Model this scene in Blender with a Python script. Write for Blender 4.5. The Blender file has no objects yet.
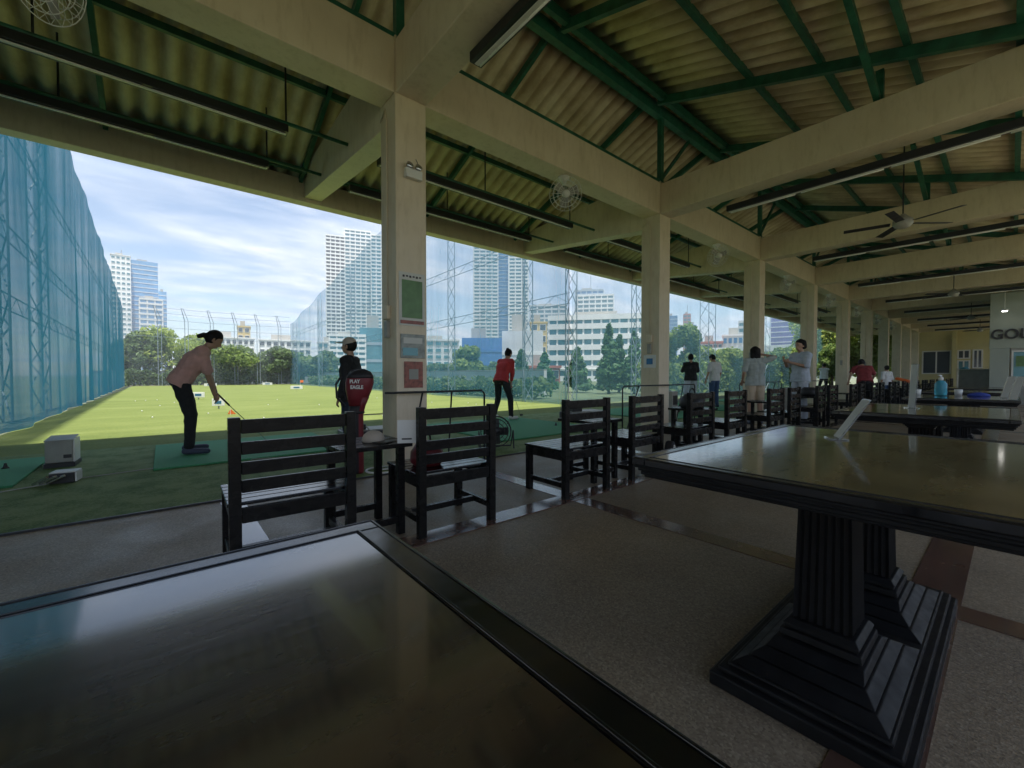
import bpy, bmesh, math, random
import numpy as np
from mathutils import Vector, Matrix, Quaternion
R = math.radians
PI = math.pi
sc = bpy.context.scene
C = sc.collection
random.seed(4)
rng = np.random.default_rng(7)

# ------------------------------------------------------------------ helpers
class MB:
    """collects faces for one mesh object"""
    def __init__(s): s.v = []; s.f = []
    def add(s, vs, fs):
        o = len(s.v); s.v += [tuple(v) for v in vs]; s.f += [tuple(i + o for i in f) for f in fs]; return s
    def box(s, x0, y0, z0, x1, y1, z1):
        vs = [(x0,y0,z0),(x1,y0,z0),(x1,y1,z0),(x0,y1,z0),(x0,y0,z1),(x1,y0,z1),(x1,y1,z1),(x0,y1,z1)]
        return s.add(vs, [(3,2,1,0),(4,5,6,7),(0,1,5,4),(1,2,6,5),(2,3,7,6),(3,0,4,7)])
    def obox(s, c, size, rot=None):
        hx, hy, hz = [k/2 for k in size]
        vs = [Vector((a*hx, b*hy, d*hz)) for d in (-1,1) for a, b in ((-1,-1),(1,-1),(1,1),(-1,1))]
        if rot is not None: vs = [rot @ v for v in vs]
        vs = [v + Vector(c) for v in vs]
        return s.add(vs, [(3,2,1,0),(4,5,6,7),(0,1,5,4),(1,2,6,5),(2,3,7,6),(3,0,4,7)])
    def bar(s, p0, p1, w, h):
        """square bar between two points, h measured in the vertical sense"""
        p0, p1 = Vector(p0), Vector(p1); d = p1 - p0; L = d.length
        d.normalize(); up = Vector((0,0,1)) if abs(d.z) < .95 else Vector((0,1,0))
        x = d.cross(up).normalized(); z = x.cross(d)
        m = Matrix((x, d, z)).transposed()
        return s.obox((p0+p1)/2, (w, L, h), m)
    def tube(s, pts, r, n=8, cap=True):
        pts = [Vector(p) for p in pts]; k = len(pts)
        rs = r if isinstance(r, (list, tuple)) else [r]*k
        o = len(s.v); prev = None
        for i, p in enumerate(pts):
            d = (pts[min(i+1,k-1)] - pts[max(i-1,0)]).normalized()
            if prev is None:
                a = d.orthogonal().normalized()
            else:
                a = (prev - d*prev.dot(d)).normalized()
            prev = a; b = d.cross(a)
            for j in range(n):
                t = 2*PI*j/n
                s.v.append(tuple(p + (a*math.cos(t)+b*math.sin(t))*rs[i]))
        for i in range(k-1):
            for j in range(n):
                j2 = (j+1) % n
                s.f.append((o+i*n+j, o+i*n+j2, o+(i+1)*n+j2, o+(i+1)*n+j))
        if cap:
            s.f.append(tuple(o+j for j in reversed(range(n)))); s.f.append(tuple(o+(k-1)*n+j for j in range(n)))
        return s
    def ring(s, c, R_, r, axis='y', n=24, m=5, rot=None):
        pts = []
        for i in range(n+1):
            t = 2*PI*i/n; a, b = R_*math.cos(t), R_*math.sin(t)
            v = Vector((a, 0, b)) if axis == 'y' else Vector((a, b, 0)) if axis == 'z' else Vector((0, a, b))
            if rot is not None: v = rot @ v
            pts.append(Vector(c) + v)
        return s.tube(pts, r, m, False)
    def lathe(s, c, prof, n=16, axis=None):
        """prof: list of (radius, z)"""
        o = len(s.v); k = len(prof); c = Vector(c)
        for (r, z) in prof:
            for j in range(n):
                t = 2*PI*j/n; v = Vector((r*math.cos(t), r*math.sin(t), z))
                if axis is not None: v = axis @ v
                s.v.append(tuple(c+v))
        for i in range(k-1):
            for j in range(n):
                j2 = (j+1) % n
                s.f.append((o+i*n+j, o+i*n+j2, o+(i+1)*n+j2, o+(i+1)*n+j))
        s.f.append(tuple(o+j for j in reversed(range(n)))); s.f.append(tuple(o+(k-1)*n+j for j in range(n)))
        return s
    def build(s, name, mat, parent=None, smooth=False, bevel=0.0):
        me = bpy.data.meshes.new(name)
        me.from_pydata(s.v, [], s.f); me.update()
        if smooth: me.shade_smooth()
        return link(name, me, mat, parent, bevel)

def link(name, me, mat, parent=None, bevel=0.0):
    o = bpy.data.objects.new(name, me); C.objects.link(o)
    if mat: me.materials.append(mat)
    if parent: o.parent = parent
    if bevel:
        b = o.modifiers.new('bevel', 'BEVEL'); b.width = bevel; b.segments = 2; b.limit_method = 'ANGLE'; b.harden_normals = False
    return o

def tag(o, label=None, cat=None, group=None, kind=None):
    if label: o['label'] = label
    if cat: o['category'] = cat
    if group: o['group'] = group
    if kind: o['kind'] = kind
    return o

def thing(name, label, cat, loc=(0,0,0), rz=0.0, group=None):
    o = bpy.data.objects.new(name, None); C.objects.link(o); o.empty_display_size = .1
    o.location = loc; o.rotation_euler = (0,0,rz)
    return tag(o, label, cat, group)

def dup(root, loc=None, rz=None, label=None, scale=None):
    r = root.copy(); C.objects.link(r)
    if loc is not None: r.location = loc
    if rz is not None: r.rotation_euler = (0,0,rz)
    if scale is not None: r.scale = scale if isinstance(scale, tuple) else (scale,)*3
    if label: r['label'] = label
    for ch in list(root.children):
        c = ch.copy(); C.objects.link(c); c.parent = r
        for g in ch.children:
            d = g.copy(); C.objects.link(d); d.parent = c
    return r

# ------------------------------------------------------------------ camera (seated viewer at one of the tables)
H = 1.12
YAW, PITCH, FPX = R(39.88), R(-1.22), 417.9
cam = bpy.data.cameras.new('camera'); cam.sensor_width = 36; cam.lens = FPX/1024*36
cam.clip_start = .02; cam.clip_end = 4000
co = bpy.data.objects.new('camera', cam); C.objects.link(co)
co.location = (0,0,H); co.rotation_euler = (R(90)+PITCH, 0, -YAW); sc.camera = co
FW = Vector((math.sin(YAW), math.cos(YAW), 0)); RT = Vector((math.cos(YAW), -math.sin(YAW), 0))
def place(px, D, z=0.0):
    p = FW*D + RT*((px-512)/FPX*D); return Vector((p.x, p.y, z))
def hgt(py, D): return H + D*(375.1-py)/FPX

# ------------------------------------------------------------------ materials
def newmat(name):
    m = bpy.data.materials.new(name); m.use_nodes = True
    nt = m.node_tree; b = nt.nodes['Principled BSDF']; return m, nt, b
def N(nt, t, **kw):
    n = nt.nodes.new(t)
    for k, v in kw.items():
        if k in n.inputs: n.inputs[k].default_value = v
        else: setattr(n, k, v)
    return n
def ramp(nt, fac, stops):
    r = nt.nodes.new('ShaderNodeValToRGB'); e = r.color_ramp.elements
    while len(e) < len(stops): e.new(.5)
    for i, (p, c) in enumerate(stops):
        e[i].position = p; e[i].color = (*c, 1) if len(c) == 3 else c
    nt.links.new(fac, r.inputs[0]); return r.outputs[0]
def coords(nt, scale=(1,1,1), space='Object', rot=(0,0,0)):
    t = nt.nodes.new('ShaderNodeTexCoord'); mp = nt.nodes.new('ShaderNodeMapping')
    mp.inputs['Scale'].default_value = scale; mp.inputs['Rotation'].default_value = rot
    nt.links.new(t.outputs[space], mp.inputs[0]); return mp.outputs[0]
def noise(nt, vec, scale, detail=4, rough=.55):
    n = N(nt, 'ShaderNodeTexNoise', Scale=scale, Detail=detail, Roughness=rough); nt.links.new(vec, n.inputs['Vector']); return n.outputs['Fac']
def bump(nt, b, h, strength=.3, dist=.01):
    n = N(nt, 'ShaderNodeBump', Strength=strength, Distance=dist); nt.links.new(h, n.inputs['Height']); nt.links.new(n.outputs[0], b.inputs['Normal'])

def plain(name, col, rough=.5, metal=0, var=.12, nscale=3, spec=.5, bumps=0, coat=0, wear=None):
    """base colour with soft uneven variation"""
    m, nt, b = newmat(name)
    v = coords(nt); f = noise(nt, v, nscale, 6)
    lo = tuple(c*(1-var) for c in col); hi = tuple(min(1, c*(1+var)) for c in col)
    out = ramp(nt, f, [(.3, lo), (.7, hi)])
    nt.links.new(out, b.inputs['Base Color'])
    rr = ramp(nt, noise(nt, v, nscale*2.7, 5), [(.3, (max(0,rough-.08),)*3), (.7, (min(1,rough+.1),)*3)])
    nt.links.new(rr, b.inputs['Roughness'])
    b.inputs['Metallic'].default_value = metal; b.inputs['Specular IOR Level'].default_value = spec
    b.inputs['Coat Weight'].default_value = coat
    if bumps: bump(nt, b, noise(nt, v, nscale*8, 5), bumps, .005)
    return m

def m_floor():
    m, nt, b = newmat('pebble_wash_floor'); v = coords(nt)
    vo = N(nt, 'ShaderNodeTexVoronoi', Scale=130.0); nt.links.new(v, vo.inputs['Vector'])
    c = ramp(nt, vo.outputs['Color'], [(0, (.16,.125,.09)), (.35, (.235,.19,.14)), (.7, (.30,.245,.18)), (1, (.40,.345,.27))])
    big = ramp(nt, noise(nt, v, .9, 6), [(.3, (.72,.72,.72)), (.7, (1.08,1.06,1.0))])
    mx = N(nt, 'ShaderNodeMix', data_type='RGBA', blend_type='MULTIPLY'); mx.inputs[0].default_value = 1
    nt.links.new(c, mx.inputs[6]); nt.links.new(big, mx.inputs[7]); nt.links.new(mx.outputs[2], b.inputs['Base Color'])
    nt.links.new(ramp(nt, noise(nt, v, 2.2, 5), [(.3, (.42,)*3), (.7, (.62,)*3)]), b.inputs['Roughness'])
    bump(nt, b, vo.outputs['Distance'], .35, .003); return m
def m_tile():
    m, nt, b = newmat('terracotta_tile'); v = coords(nt)
    br = N(nt, 'ShaderNodeTexBrick', Scale=1.0); br.offset = 0
    br.inputs['Color1'].default_value = (.135,.075,.056,1); br.inputs['Color2'].default_value = (.10,.058,.044,1)
    br.inputs['Mortar'].default_value = (.10,.08,.065,1); br.inputs['Mortar Size'].default_value = .004
    br.inputs['Brick Width'].default_value = .2; br.inputs['Row Height'].default_value = .2
    nt.links.new(v, br.inputs['Vector']); nt.links.new(br.outputs['Color'], b.inputs['Base Color'])
    nt.links.new(ramp(nt, noise(nt, v, 5, 5), [(.3, (.16,)*3), (.7, (.30,)*3)]), b.inputs['Roughness'])
    b.inputs['Coat Weight'].default_value = .6; b.inputs['Coat Roughness'].default_value = .15
    bump(nt, b, br.outputs['Fac'], -.3, .003); return m
def m_paint():
    m, nt, b = newmat('cream_painted_concrete'); v = coords(nt)
    a = ramp(nt, noise(nt, v, 1.3, 7, .6), [(.25, (.64,.54,.40)), (.6, (.74,.64,.49)), (.8, (.79,.69,.54))])
    st = ramp(nt, noise(nt, coords(nt, (3,3,.6)), 4, 6, .7), [(.34, (.84,.82,.77)), (.5, (1,1,1))])
    mx = N(nt, 'ShaderNodeMix', data_type='RGBA', blend_type='MULTIPLY'); mx.inputs[0].default_value = .7
    nt.links.new(a, mx.inputs[6]); nt.links.new(st, mx.inputs[7]); nt.links.new(mx.outputs[2], b.inputs['Base Color'])
    b.inputs['Roughness'].default_value = .55; bump(nt, b, noise(nt, v, 14, 5), .12, .004); return m
def m_sheet():
    m, nt, b = newmat('old_fibre_cement_sheet')
    v = coords(nt, (1,.16,1))
    a = ramp(nt, noise(nt, v, 4, 7, .65), [(.28, (.54,.44,.30)), (.5, (.74,.64,.46)), (.72, (.84,.75,.56))])
    bl = ramp(nt, noise(nt, coords(nt), 1.1, 5, .6), [(.36, (.70,.66,.58)), (.58, (1,1,1))])
    mx = N(nt, 'ShaderNodeMix', data_type='RGBA', blend_type='MULTIPLY'); mx.inputs[0].default_value = 1
    nt.links.new(a, mx.inputs[6]); nt.links.new(bl, mx.inputs[7]); nt.links.new(mx.outputs[2], b.inputs['Base Color'])
    wv = N(nt, 'ShaderNodeTexWave', Scale=1/(.26*2*PI)*PI*2*.5*1.0); wv.bands_direction = 'X'; wv.inputs['Distortion'].default_value = .0
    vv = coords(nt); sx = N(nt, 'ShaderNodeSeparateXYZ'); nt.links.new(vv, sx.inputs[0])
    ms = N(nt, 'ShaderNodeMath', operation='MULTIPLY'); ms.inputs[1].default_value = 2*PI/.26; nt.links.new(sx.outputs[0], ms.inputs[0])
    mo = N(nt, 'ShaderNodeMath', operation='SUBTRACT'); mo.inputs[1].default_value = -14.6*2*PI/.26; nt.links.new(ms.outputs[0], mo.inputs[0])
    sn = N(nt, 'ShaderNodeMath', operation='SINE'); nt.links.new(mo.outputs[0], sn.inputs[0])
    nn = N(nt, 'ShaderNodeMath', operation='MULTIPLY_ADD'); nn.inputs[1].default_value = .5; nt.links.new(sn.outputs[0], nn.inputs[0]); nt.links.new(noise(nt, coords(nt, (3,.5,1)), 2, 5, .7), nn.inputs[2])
    rib_shade = ramp(nt, nn.outputs[0], [(.30, (1,1,1)), (.75, (.76,.72,.65)), (.98, (.56,.51,.43))])  # rib shade put into colour: darker along each groove, broken by noise
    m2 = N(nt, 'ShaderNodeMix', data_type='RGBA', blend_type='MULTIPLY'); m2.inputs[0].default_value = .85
    nt.links.new(mx.outputs[2], m2.inputs[6]); nt.links.new(rib_shade, m2.inputs[7]); nt.links.new(m2.outputs[2], b.inputs['Base Color'])
    nt.nodes.remove(wv)
    b.inputs['Roughness'].default_value = .8; return m
def m_blackwood():
    m, nt, b = newmat('black_stained_wood'); v = coords(nt, (1,1,1))
    a = ramp(nt, noise(nt, coords(nt, (2,14,14)), 5, 6, .6), [(.3, (.008,.008,.009)), (.7, (.022,.021,.020))])
    nt.links.new(a, b.inputs['Base Color'])
    nt.links.new(ramp(nt, noise(nt, v, 9, 5), [(.3, (.25,)*3), (.7, (.30,)*3)]), b.inputs['Roughness'])
    b.inputs['Specular IOR Level'].default_value = .16
    bump(nt, b, noise(nt, coords(nt, (2,20,20)), 6, 5), .03, .001); return m
def m_lacq():
    m, nt, b = newmat('black_lacquer'); v = coords(nt)
    b.inputs['Base Color'].default_value = (.006,.006,.007,1)
    nt.links.new(ramp(nt, noise(nt, coords(nt, (1,4,1)), 7, 6, .7), [(.3, (.12,)*3), (.75, (.26,)*3)]), b.inputs['Roughness'])
    b.inputs['IOR'].default_value = 1.6; bump(nt, b, noise(nt, v, 18, 5), .08, .002); return m
def m_tabletop():
    m, nt, b = newmat('lacquered_brown_tabletop'); v = coords(nt)
    a = ramp(nt, noise(nt, coords(nt, (1,3,1)), 3, 7, .65), [(.3, (.018,.011,.009)), (.7, (.046,.030,.022))])
    nt.links.new(a, b.inputs['Base Color'])
    r = ramp(nt, noise(nt, coords(nt, (1,2.5,1)), 3.5, 7, .7), [(.3, (.18,)*3), (.75, (.34,)*3)])
    nt.links.new(r, b.inputs['Roughness'])
    b.inputs['Coat Weight'].default_value = 1; b.inputs['Coat Roughness'].default_value = .085; b.inputs['Coat IOR'].default_value = 2.0; b.inputs['IOR'].default_value = 1.4
    # hair scratches and smears left by years of use
    sc1 = noise(nt, coords(nt, (1.2,16,1), rot=(0,0,R(38))), 3, 6, .75); sc2 = noise(nt, v, 5, 4)
    ad = N(nt, 'ShaderNodeMath', operation='ADD'); nt.links.new(sc1, ad.inputs[0]); nt.links.new(sc2, ad.inputs[1])
    bump(nt, b, ad.outputs[0], .14, .004)
    return m
def m_turf():
    m, nt, b = newmat('dark_artificial_turf'); v = coords(nt)
    f = N(nt, 'ShaderNodeMath', operation='ADD'); nt.links.new(noise(nt, v, 55, 5, .8), f.inputs[0])
    g = N(nt, 'ShaderNodeMath', operation='MULTIPLY'); g.inputs[1].default_value = .9
    nt.links.new(noise(nt, v, 3.2, 6, .65), g.inputs[0]); nt.links.new(g.outputs[0], f.inputs[1])
    a = ramp(nt, f.outputs[0], [(.60, (.05,.095,.022)), (.85, (.11,.185,.045)), (1.0, (.22,.29,.11))])
    nt.links.new(a, b.inputs['Base Color']); b.inputs['Roughness'].default_value = .75
    b.inputs['Specular IOR Level'].default_value = .25
    bump(nt, b, noise(nt, v, 60, 5, .8), 1.0, .02); return m
def m_field():
    m, nt, b = newmat('short_range_grass'); v = coords(nt)
    st = noise(nt, coords(nt, (.35,1.0,1)), .8, 7, .7)
    a = ramp(nt, st, [(.22, (.095,.13,.034)), (.5, (.15,.185,.052)), (.8, (.215,.245,.09))])
    fn = ramp(nt, noise(nt, v, 40, 4, .7), [(.3, (.62,.70,.6)), (.7, (1.2,1.15,1.1))])
    mx = N(nt, 'ShaderNodeMix', data_type='RGBA', blend_type='MULTIPLY'); mx.inputs[0].default_value = 1
    nt.links.new(a, mx.inputs[6]); nt.links.new(fn, mx.inputs[7]); nt.links.new(mx.outputs[2], b.inputs['Base Color'])
    b.inputs['Roughness'].default_value = .85; b.inputs['Specular IOR Level'].default_value = .2
    bump(nt, b, noise(nt, v, 60, 3), .5, .02); return m
def m_mat():
    m, nt, b = newmat('green_hitting_mat'); v = coords(nt)
    a = ramp(nt, noise(nt, v, 90, 3), [(.35, (.035,.20,.085)), (.65, (.065,.32,.14))])
    nt.links.new(a, b.inputs['Base Color']); b.inputs['Roughness'].default_value = .8; bump(nt, b, noise(nt, v, 200, 2), .5, .006); return m
def m_net(name, col, dens, streak=(1,1,1), amp=.22):
    m, nt, b = newmat(name)
    nt.nodes.remove(b); out = nt.nodes['Material Output']
    tr = N(nt, 'ShaderNodeBsdfTransparent'); df = N(nt, 'ShaderNodeBsdfDiffuse'); tl = N(nt, 'ShaderNodeBsdfTranslucent')
    df.inputs[0].default_value = (*col, 1); tl.inputs[0].default_value = (*col, 1)
    m1 = N(nt, 'ShaderNodeMixShader'); m1.inputs[0].default_value = .5
    nt.links.new(df.outputs[0], m1.inputs[1]); nt.links.new(tl.outputs[0], m1.inputs[2])
    f = ramp(nt, noise(nt, coords(nt, streak), 1.0, 5, .6), [(.3, (max(0,dens-amp),)*3), (.7, (min(1,dens+amp),)*3)])
    m2 = N(nt, 'ShaderNodeMixShader'); nt.links.new(f, m2.inputs[0])
    nt.links.new(tr.outputs[0], m2.inputs[1]); nt.links.new(m1.outputs[0], m2.inputs[2]); nt.links.new(m2.outputs[0], out.inputs[0])
    return m
def m_leaf(name, c1, c2, trans=.35):
    m, nt, b = newmat(name); out = nt.nodes['Material Output']
    g = N(nt, 'ShaderNodeObjectInfo')
    ge = N(nt, 'ShaderNodeNewGeometry')
    a = ramp(nt, ge.outputs['Random Per Island'], [(0, c1), (1, c2)])
    nt.links.new(a, b.inputs['Base Color']); b.inputs['Roughness'].default_value = .6
    b.inputs['Specular IOR Level'].default_value = .3
    tl = N(nt, 'ShaderNodeBsdfTranslucent'); nt.links.new(a, tl.inputs[0])
    mx = N(nt, 'ShaderNodeMixShader'); mx.inputs[0].default_value = trans
    nt.links.new(b.outputs[0], mx.inputs[1]); nt.links.new(tl.outputs[0], mx.inputs[2]); nt.links.new(mx.outputs[0], out.inputs[0])
    return m
def m_glass(name, col=(.9,.95,.95), rough=.05, trans=.9):
    m, nt, b = newmat(name); b.inputs['Base Color'].default_value = (*col,1); b.inputs['Roughness'].default_value = rough
    b.inputs['Transmission Weight'].default_value = trans; b.inputs['IOR'].default_value = 1.3; return m
def emit(name, col, s):
    m, nt, b = newmat(name); b.inputs['Emission Color'].default_value = (*col,1); b.inputs['Emission Strength'].default_value = s; return m

M = dict(
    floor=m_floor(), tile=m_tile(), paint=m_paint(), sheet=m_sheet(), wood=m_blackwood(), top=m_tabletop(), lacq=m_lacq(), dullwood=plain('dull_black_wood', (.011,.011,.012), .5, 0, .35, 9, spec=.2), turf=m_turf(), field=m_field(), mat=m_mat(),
    steel=plain('green_painted_steel', (.018,.115,.07), .42, 0, .35, 6), blacksteel=plain('black_light_housing', (.012,.014,.016), .4),
    white=plain('white_plastic', (.72,.72,.70), .4, 0, .06), tube=plain('fluorescent_tube_glass', (.85,.85,.83), .25, 0, .03),
    grey=plain('grey_painted_metal', (.36,.35,.32), .45, 0, .15, 5), darkgrey=plain('dark_plastic', (.03,.03,.033), .45),
    yellow=plain('yellow_cream_wall', (.60,.53,.27), .6, 0, .1, 1), ground=plain('far_ground', (.13,.15,.09), .9, 0, .3, .4, bumps=.2),
    yard=plain('pale_bounce_concrete', (.64,.56,.46), .8, 0, .12, .6), vergem=plain('rough_grass', (.07,.10,.045), .9, 0, .3, 2), dirt=plain('bare_earth', (.16,.13,.09), .95, 0, .3, 2),  # rear ground kept pale for bounced fill light
    bark=plain('bark', (.10,.075,.05), .9, 0, .3, 5), pole=plain('galvanised_pole', (.30,.35,.40), .5, .2, .15, 5),
    netL=m_net('blue_netting_dense', (.045,.22,.33), .88, (1,1.1,.10), .15), netR=m_net('blue_netting_sheer', (.15,.40,.54), .42, (.6,.6,.1), .12),
    netC=m_net('pale_netting_sheer', (.22,.46,.56), .32, (.6,.6,.15), .10), netF=m_net('grey_netting_fine', (.5,.6,.7), .12, (.3,.3,.3), .05),
    leafA=m_leaf('leaf_mid_green', (.08,.15,.03), (.27,.36,.09), .45), leafB=m_leaf('leaf_yellow_green', (.15,.23,.04), (.42,.50,.13), .5),
    leafE=m_leaf('leaf_sunny_yellow_green', (.26,.34,.06), (.62,.68,.22), .6), leafC=m_leaf('leaf_dark_green', (.055,.10,.04), (.17,.25,.09), .4), leafD=m_leaf('leaf_cypress_green', (.05,.13,.06), (.13,.25,.10), .4),
    wwall=plain('white_render', (.74,.75,.75), .7, 0, .06, .3), cwall=plain('pale_concrete', (.58,.60,.62), .7, 0, .08, .3),
    gwall=plain('grey_blue_wall', (.30,.36,.42), .6, 0, .1, .3), bwall=plain('cobalt_panel', (.05,.16,.42), .5, 0, .12, .3),
    owall=plain('ochre_wall', (.52,.40,.16), .7, 0, .1, .3), rwall=plain('red_brown_roof', (.40,.13,.10), .7, 0, .15, .5), pwall=plain('violet_glass', (.14,.13,.34), .2, .2, .15, .2),
    winB=plain('blue_window_glass', (.05,.17,.34), .12, .3, .2, .5), winS=plain('sky_blue_window_glass', (.16,.34,.56), .15, .1, .15, .3), winD=plain('dark_window_glass', (.05,.07,.09), .12, 0, .3, .5), winT=plain('teal_window_glass', (.08,.22,.27), .15, .2, .2, .5),
    skin=plain('skin', (.42,.25,.17), .5, 0, .08, 8), hair=plain('black_hair', (.010,.009,.009), .65, 0, .2, 30, spec=.2),
    pink=plain('dusty_pink_cotton', (.60,.34,.30), .85, 0, .1, 12, bumps=.2), redc=plain('red_cotton', (.50,.04,.045), .85, 0, .12, 12, bumps=.2), maroon=plain('dark_red_cotton', (.22,.03,.035), .85, 0, .12, 12),
    blackc=plain('black_cotton', (.014,.014,.017), .85, 0, .2, 12), navy=plain('navy_cotton', (.02,.03,.055), .85), greyc=plain('grey_green_cotton', (.36,.40,.39), .85, 0, .1, 12), bluegrey=plain('pale_blue_grey_cotton', (.44,.49,.57), .85, 0, .1, 12),
    palegrey=plain('pale_grey_trousers', (.48,.52,.60), .85, 0, .1, 12), whitec=plain('white_cotton', (.72,.73,.75), .85, 0, .06, 12), jeans=plain('blue_denim', (.05,.10,.21), .85, 0, .2, 14), beige=plain('beige_cotton', (.50,.40,.29), .85),
    shoe=plain('dark_blue_shoe', (.05,.06,.10), .6), shoew=plain('white_shoe', (.65,.63,.62), .6), cap=plain('beige_cap_cloth', (.50,.44,.38), .85),
    bagred=plain('red_bag_nylon', (.17,.014,.022), .45, 0, .15, 10), bagblack=plain('black_bag_nylon', (.015,.015,.018), .55),
    acrylic=m_glass('clear_acrylic', (.92,.94,.94), .08, .75), paper=plain('printed_paper', (.62,.62,.58), .6, 0, .08, 5),
    poster=plain('green_poster', (.10,.21,.07), .35, 0, .25, 9), posterr=plain('red_brown_flyer', (.25,.07,.05), .35, 0, .6, 22), posterg=plain('grey_notice', (.25,.27,.25), .3, 0, .4, 16),
    orange=plain('orange_cloth', (.75,.16,.03), .7), bluegel=m_glass('blue_gel', (.12,.55,.75), .1, .5), chrome=plain('chromed_steel', (.6,.6,.62), .2, .9), brownbrick=plain('brown_wood_panel', (.20,.10,.06), .5, 0, .3, 4),
    signw=plain('grey_green_fascia', (.36,.40,.35), .5, 0, .06, 2), greyskin=plain('grey_column', (.30,.30,.27), .6), lamp=emit('lit_lamp', (1,.97,.9), 6), bluecloth=plain('blue_cloth', (.03,.06,.35), .7), teal=plain('steel_mesh', (.08,.09,.1), .5),
)

# ------------------------------------------------------------------ world and sun
w = bpy.data.worlds.new('World'); sc.world = w; w.use_nodes = True
nt = w.node_tree; bg = nt.nodes['Background']
SUN_EL, SUN_AZ = R(77), R(-166)      # azimuth measured from +Y (out over the range) towards +X
sky = N(nt, 'ShaderNodeTexSky'); sky.sky_type = 'NISHITA'; sky.sun_disc = False
sky.sun_elevation = SUN_EL; sky.sun_rotation = SUN_AZ; sky.air_density = 1.0; sky.dust_density = .6
tc = N(nt, 'ShaderNodeTexCoord'); sep = N(nt, 'ShaderNodeSeparateXYZ'); nt.links.new(tc.outputs['Generated'], sep.inputs[0])
zz = N(nt, 'ShaderNodeMath', operation='MAXIMUM'); zz.inputs[1].default_value = 0.0; nt.links.new(sep.outputs[2], zz.inputs[0])
za = N(nt, 'ShaderNodeMath', operation='ADD'); za.inputs[1].default_value = .12; nt.links.new(zz.outputs[0], za.inputs[0])
dx = N(nt, 'ShaderNodeMath', operation='DIVIDE'); nt.links.new(sep.outputs[0], dx.inputs[0]); nt.links.new(za.outputs[0], dx.inputs[1])
dy = N(nt, 'ShaderNodeMath', operation='DIVIDE'); nt.links.new(sep.outputs[1], dy.inputs[0]); nt.links.new(za.outputs[0], dy.inputs[1])
cb = N(nt, 'ShaderNodeCombineXYZ'); nt.links.new(dx.outputs[0], cb.inputs[0]); nt.links.new(dy.outputs[0], cb.inputs[1])
mp = N(nt, 'ShaderNodeMapping'); mp.inputs['Scale'].default_value = (.9, 1.7, 1); mp.inputs['Rotation'].default_value = (0,0,R(-14)); nt.links.new(cb.outputs[0], mp.inputs[0])
cn = N(nt, 'ShaderNodeTexNoise', Scale=.8, Detail=10.0, Roughness=.60, Distortion=.4); nt.links.new(mp.outputs[0], cn.inputs['Vector'])
cf = ramp(nt, cn.outputs['Fac'], [(.40, (.0,.0,.0)), (.50, (.5,.5,.5)), (.60, (.95,.95,.95))])
cn2 = N(nt, 'ShaderNodeTexNoise', Scale=2.2, Detail=8.0, Roughness=.65); nt.links.new(mp.outputs[0], cn2.inputs['Vector'])
SKYS = .075
ccol = ramp(nt, cn2.outputs['Fac'], [(.38, (.24,.30,.40)), (.60, (.43,.45,.49))])
cs = N(nt, 'ShaderNodeVectorMath', operation='SCALE'); cs.inputs['Scale'].default_value = 1.0/SKYS; nt.links.new(ccol, cs.inputs[0])
mx = N(nt, 'ShaderNodeMix', data_type='RGBA'); nt.links.new(cf, mx.inputs[0]); nt.links.new(sky.outputs[0], mx.inputs[6]); nt.links.new(cs.outputs[0], mx.inputs[7])
nt.links.new(mx.outputs[2], bg.inputs[0]); bg.inputs[1].default_value = SKYS
sl = bpy.data.lights.new('sun', 'SUN'); sl.energy = 3.7; sl.angle = R(1.5); sl.color = (1, .95, .86)
so = bpy.data.objects.new('sun', sl); C.objects.link(so)
sd = Vector((math.sin(SUN_AZ)*math.cos(SUN_EL), math.cos(SUN_AZ)*math.cos(SUN_EL), math.sin(SUN_EL)))
so.rotation_euler = sd.to_track_quat('Z', 'Y').to_euler(); so.location = (0,0,30)
sc.view_settings.view_transform = 'Standard'; sc.view_settings.look = 'None'; sc.view_settings.exposure = 1.4; sc.view_settings.gamma = 1
cy = sc.cycles; cy.max_bounces = 10; cy.diffuse_bounces = 6; cy.glossy_bounces = 4; cy.transmission_bounces = 5; cy.transparent_max_bounces = 24
cy.sample_clamp_indirect = 6; cy.caustics_reflective = False; cy.caustics_refractive = False
cy.use_denoising = True

def text_mesh(o):
    dg = bpy.context.evaluated_depsgraph_get(); dg.update()
    me = bpy.data.meshes.new_from_object(o.evaluated_get(dg)); n = link(o.name, me, None, o.parent)
    n.matrix_local = o.matrix_local.copy(); nm = o.name; bpy.data.objects.remove(o); n.name = nm; return n
def struct(name, mb, mat, **k): return tag(mb.build(name, mat, **k), kind='structure')

# ------------------------------------------------------------------ ground
struct('ground', MB().box(-900,-900,-1,1500,1500,-.03), M['ground'])
struct('grass_field', MB().box(-2.35,8.0,-.5,12.6,58,-.012), M['field'])
struct('verge', MB().box(12.61,8.0,-.5,60,58,-.014), M['vergem'])
struct('service_path', MB().box(-30,58.01,-.5,90,62,-.016), M['dirt'])
struct('floor', MB().box(-16,-3.48,-.4,48,4.5,0), M['floor'])
tf = MB(); tf.box(-16,4.501,-.4,48,8.75,.012); struct('artificial_turf', tf, M['turf'])
struct('turf_edge', MB().box(-16,4.478,-.05,48,4.4995,.0165), M['darkgrey'])
struct('rear_bounce_yard', MB().box(-40,-40,-.5,70,-3.49,-.05), M['yard'])  # unseen pale ground, added to bounce sunlight into the hall
XS = [-4.6, -2.05, .37, 2.78, 5.2, 7.72, 10.2, 12.7, 15.2, 17.7, 20.2, 22.7, 25.2, 27.7, 30.2, 32.7, 35.2, 37.7, 40.2, 42.7]
fs = MB()
for x in XS: fs.box(x, -3.4, -.05, x+.17, 4.49, .004)
struct('floor_tile_strip', fs, M['tile'])
fs = MB()
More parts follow.
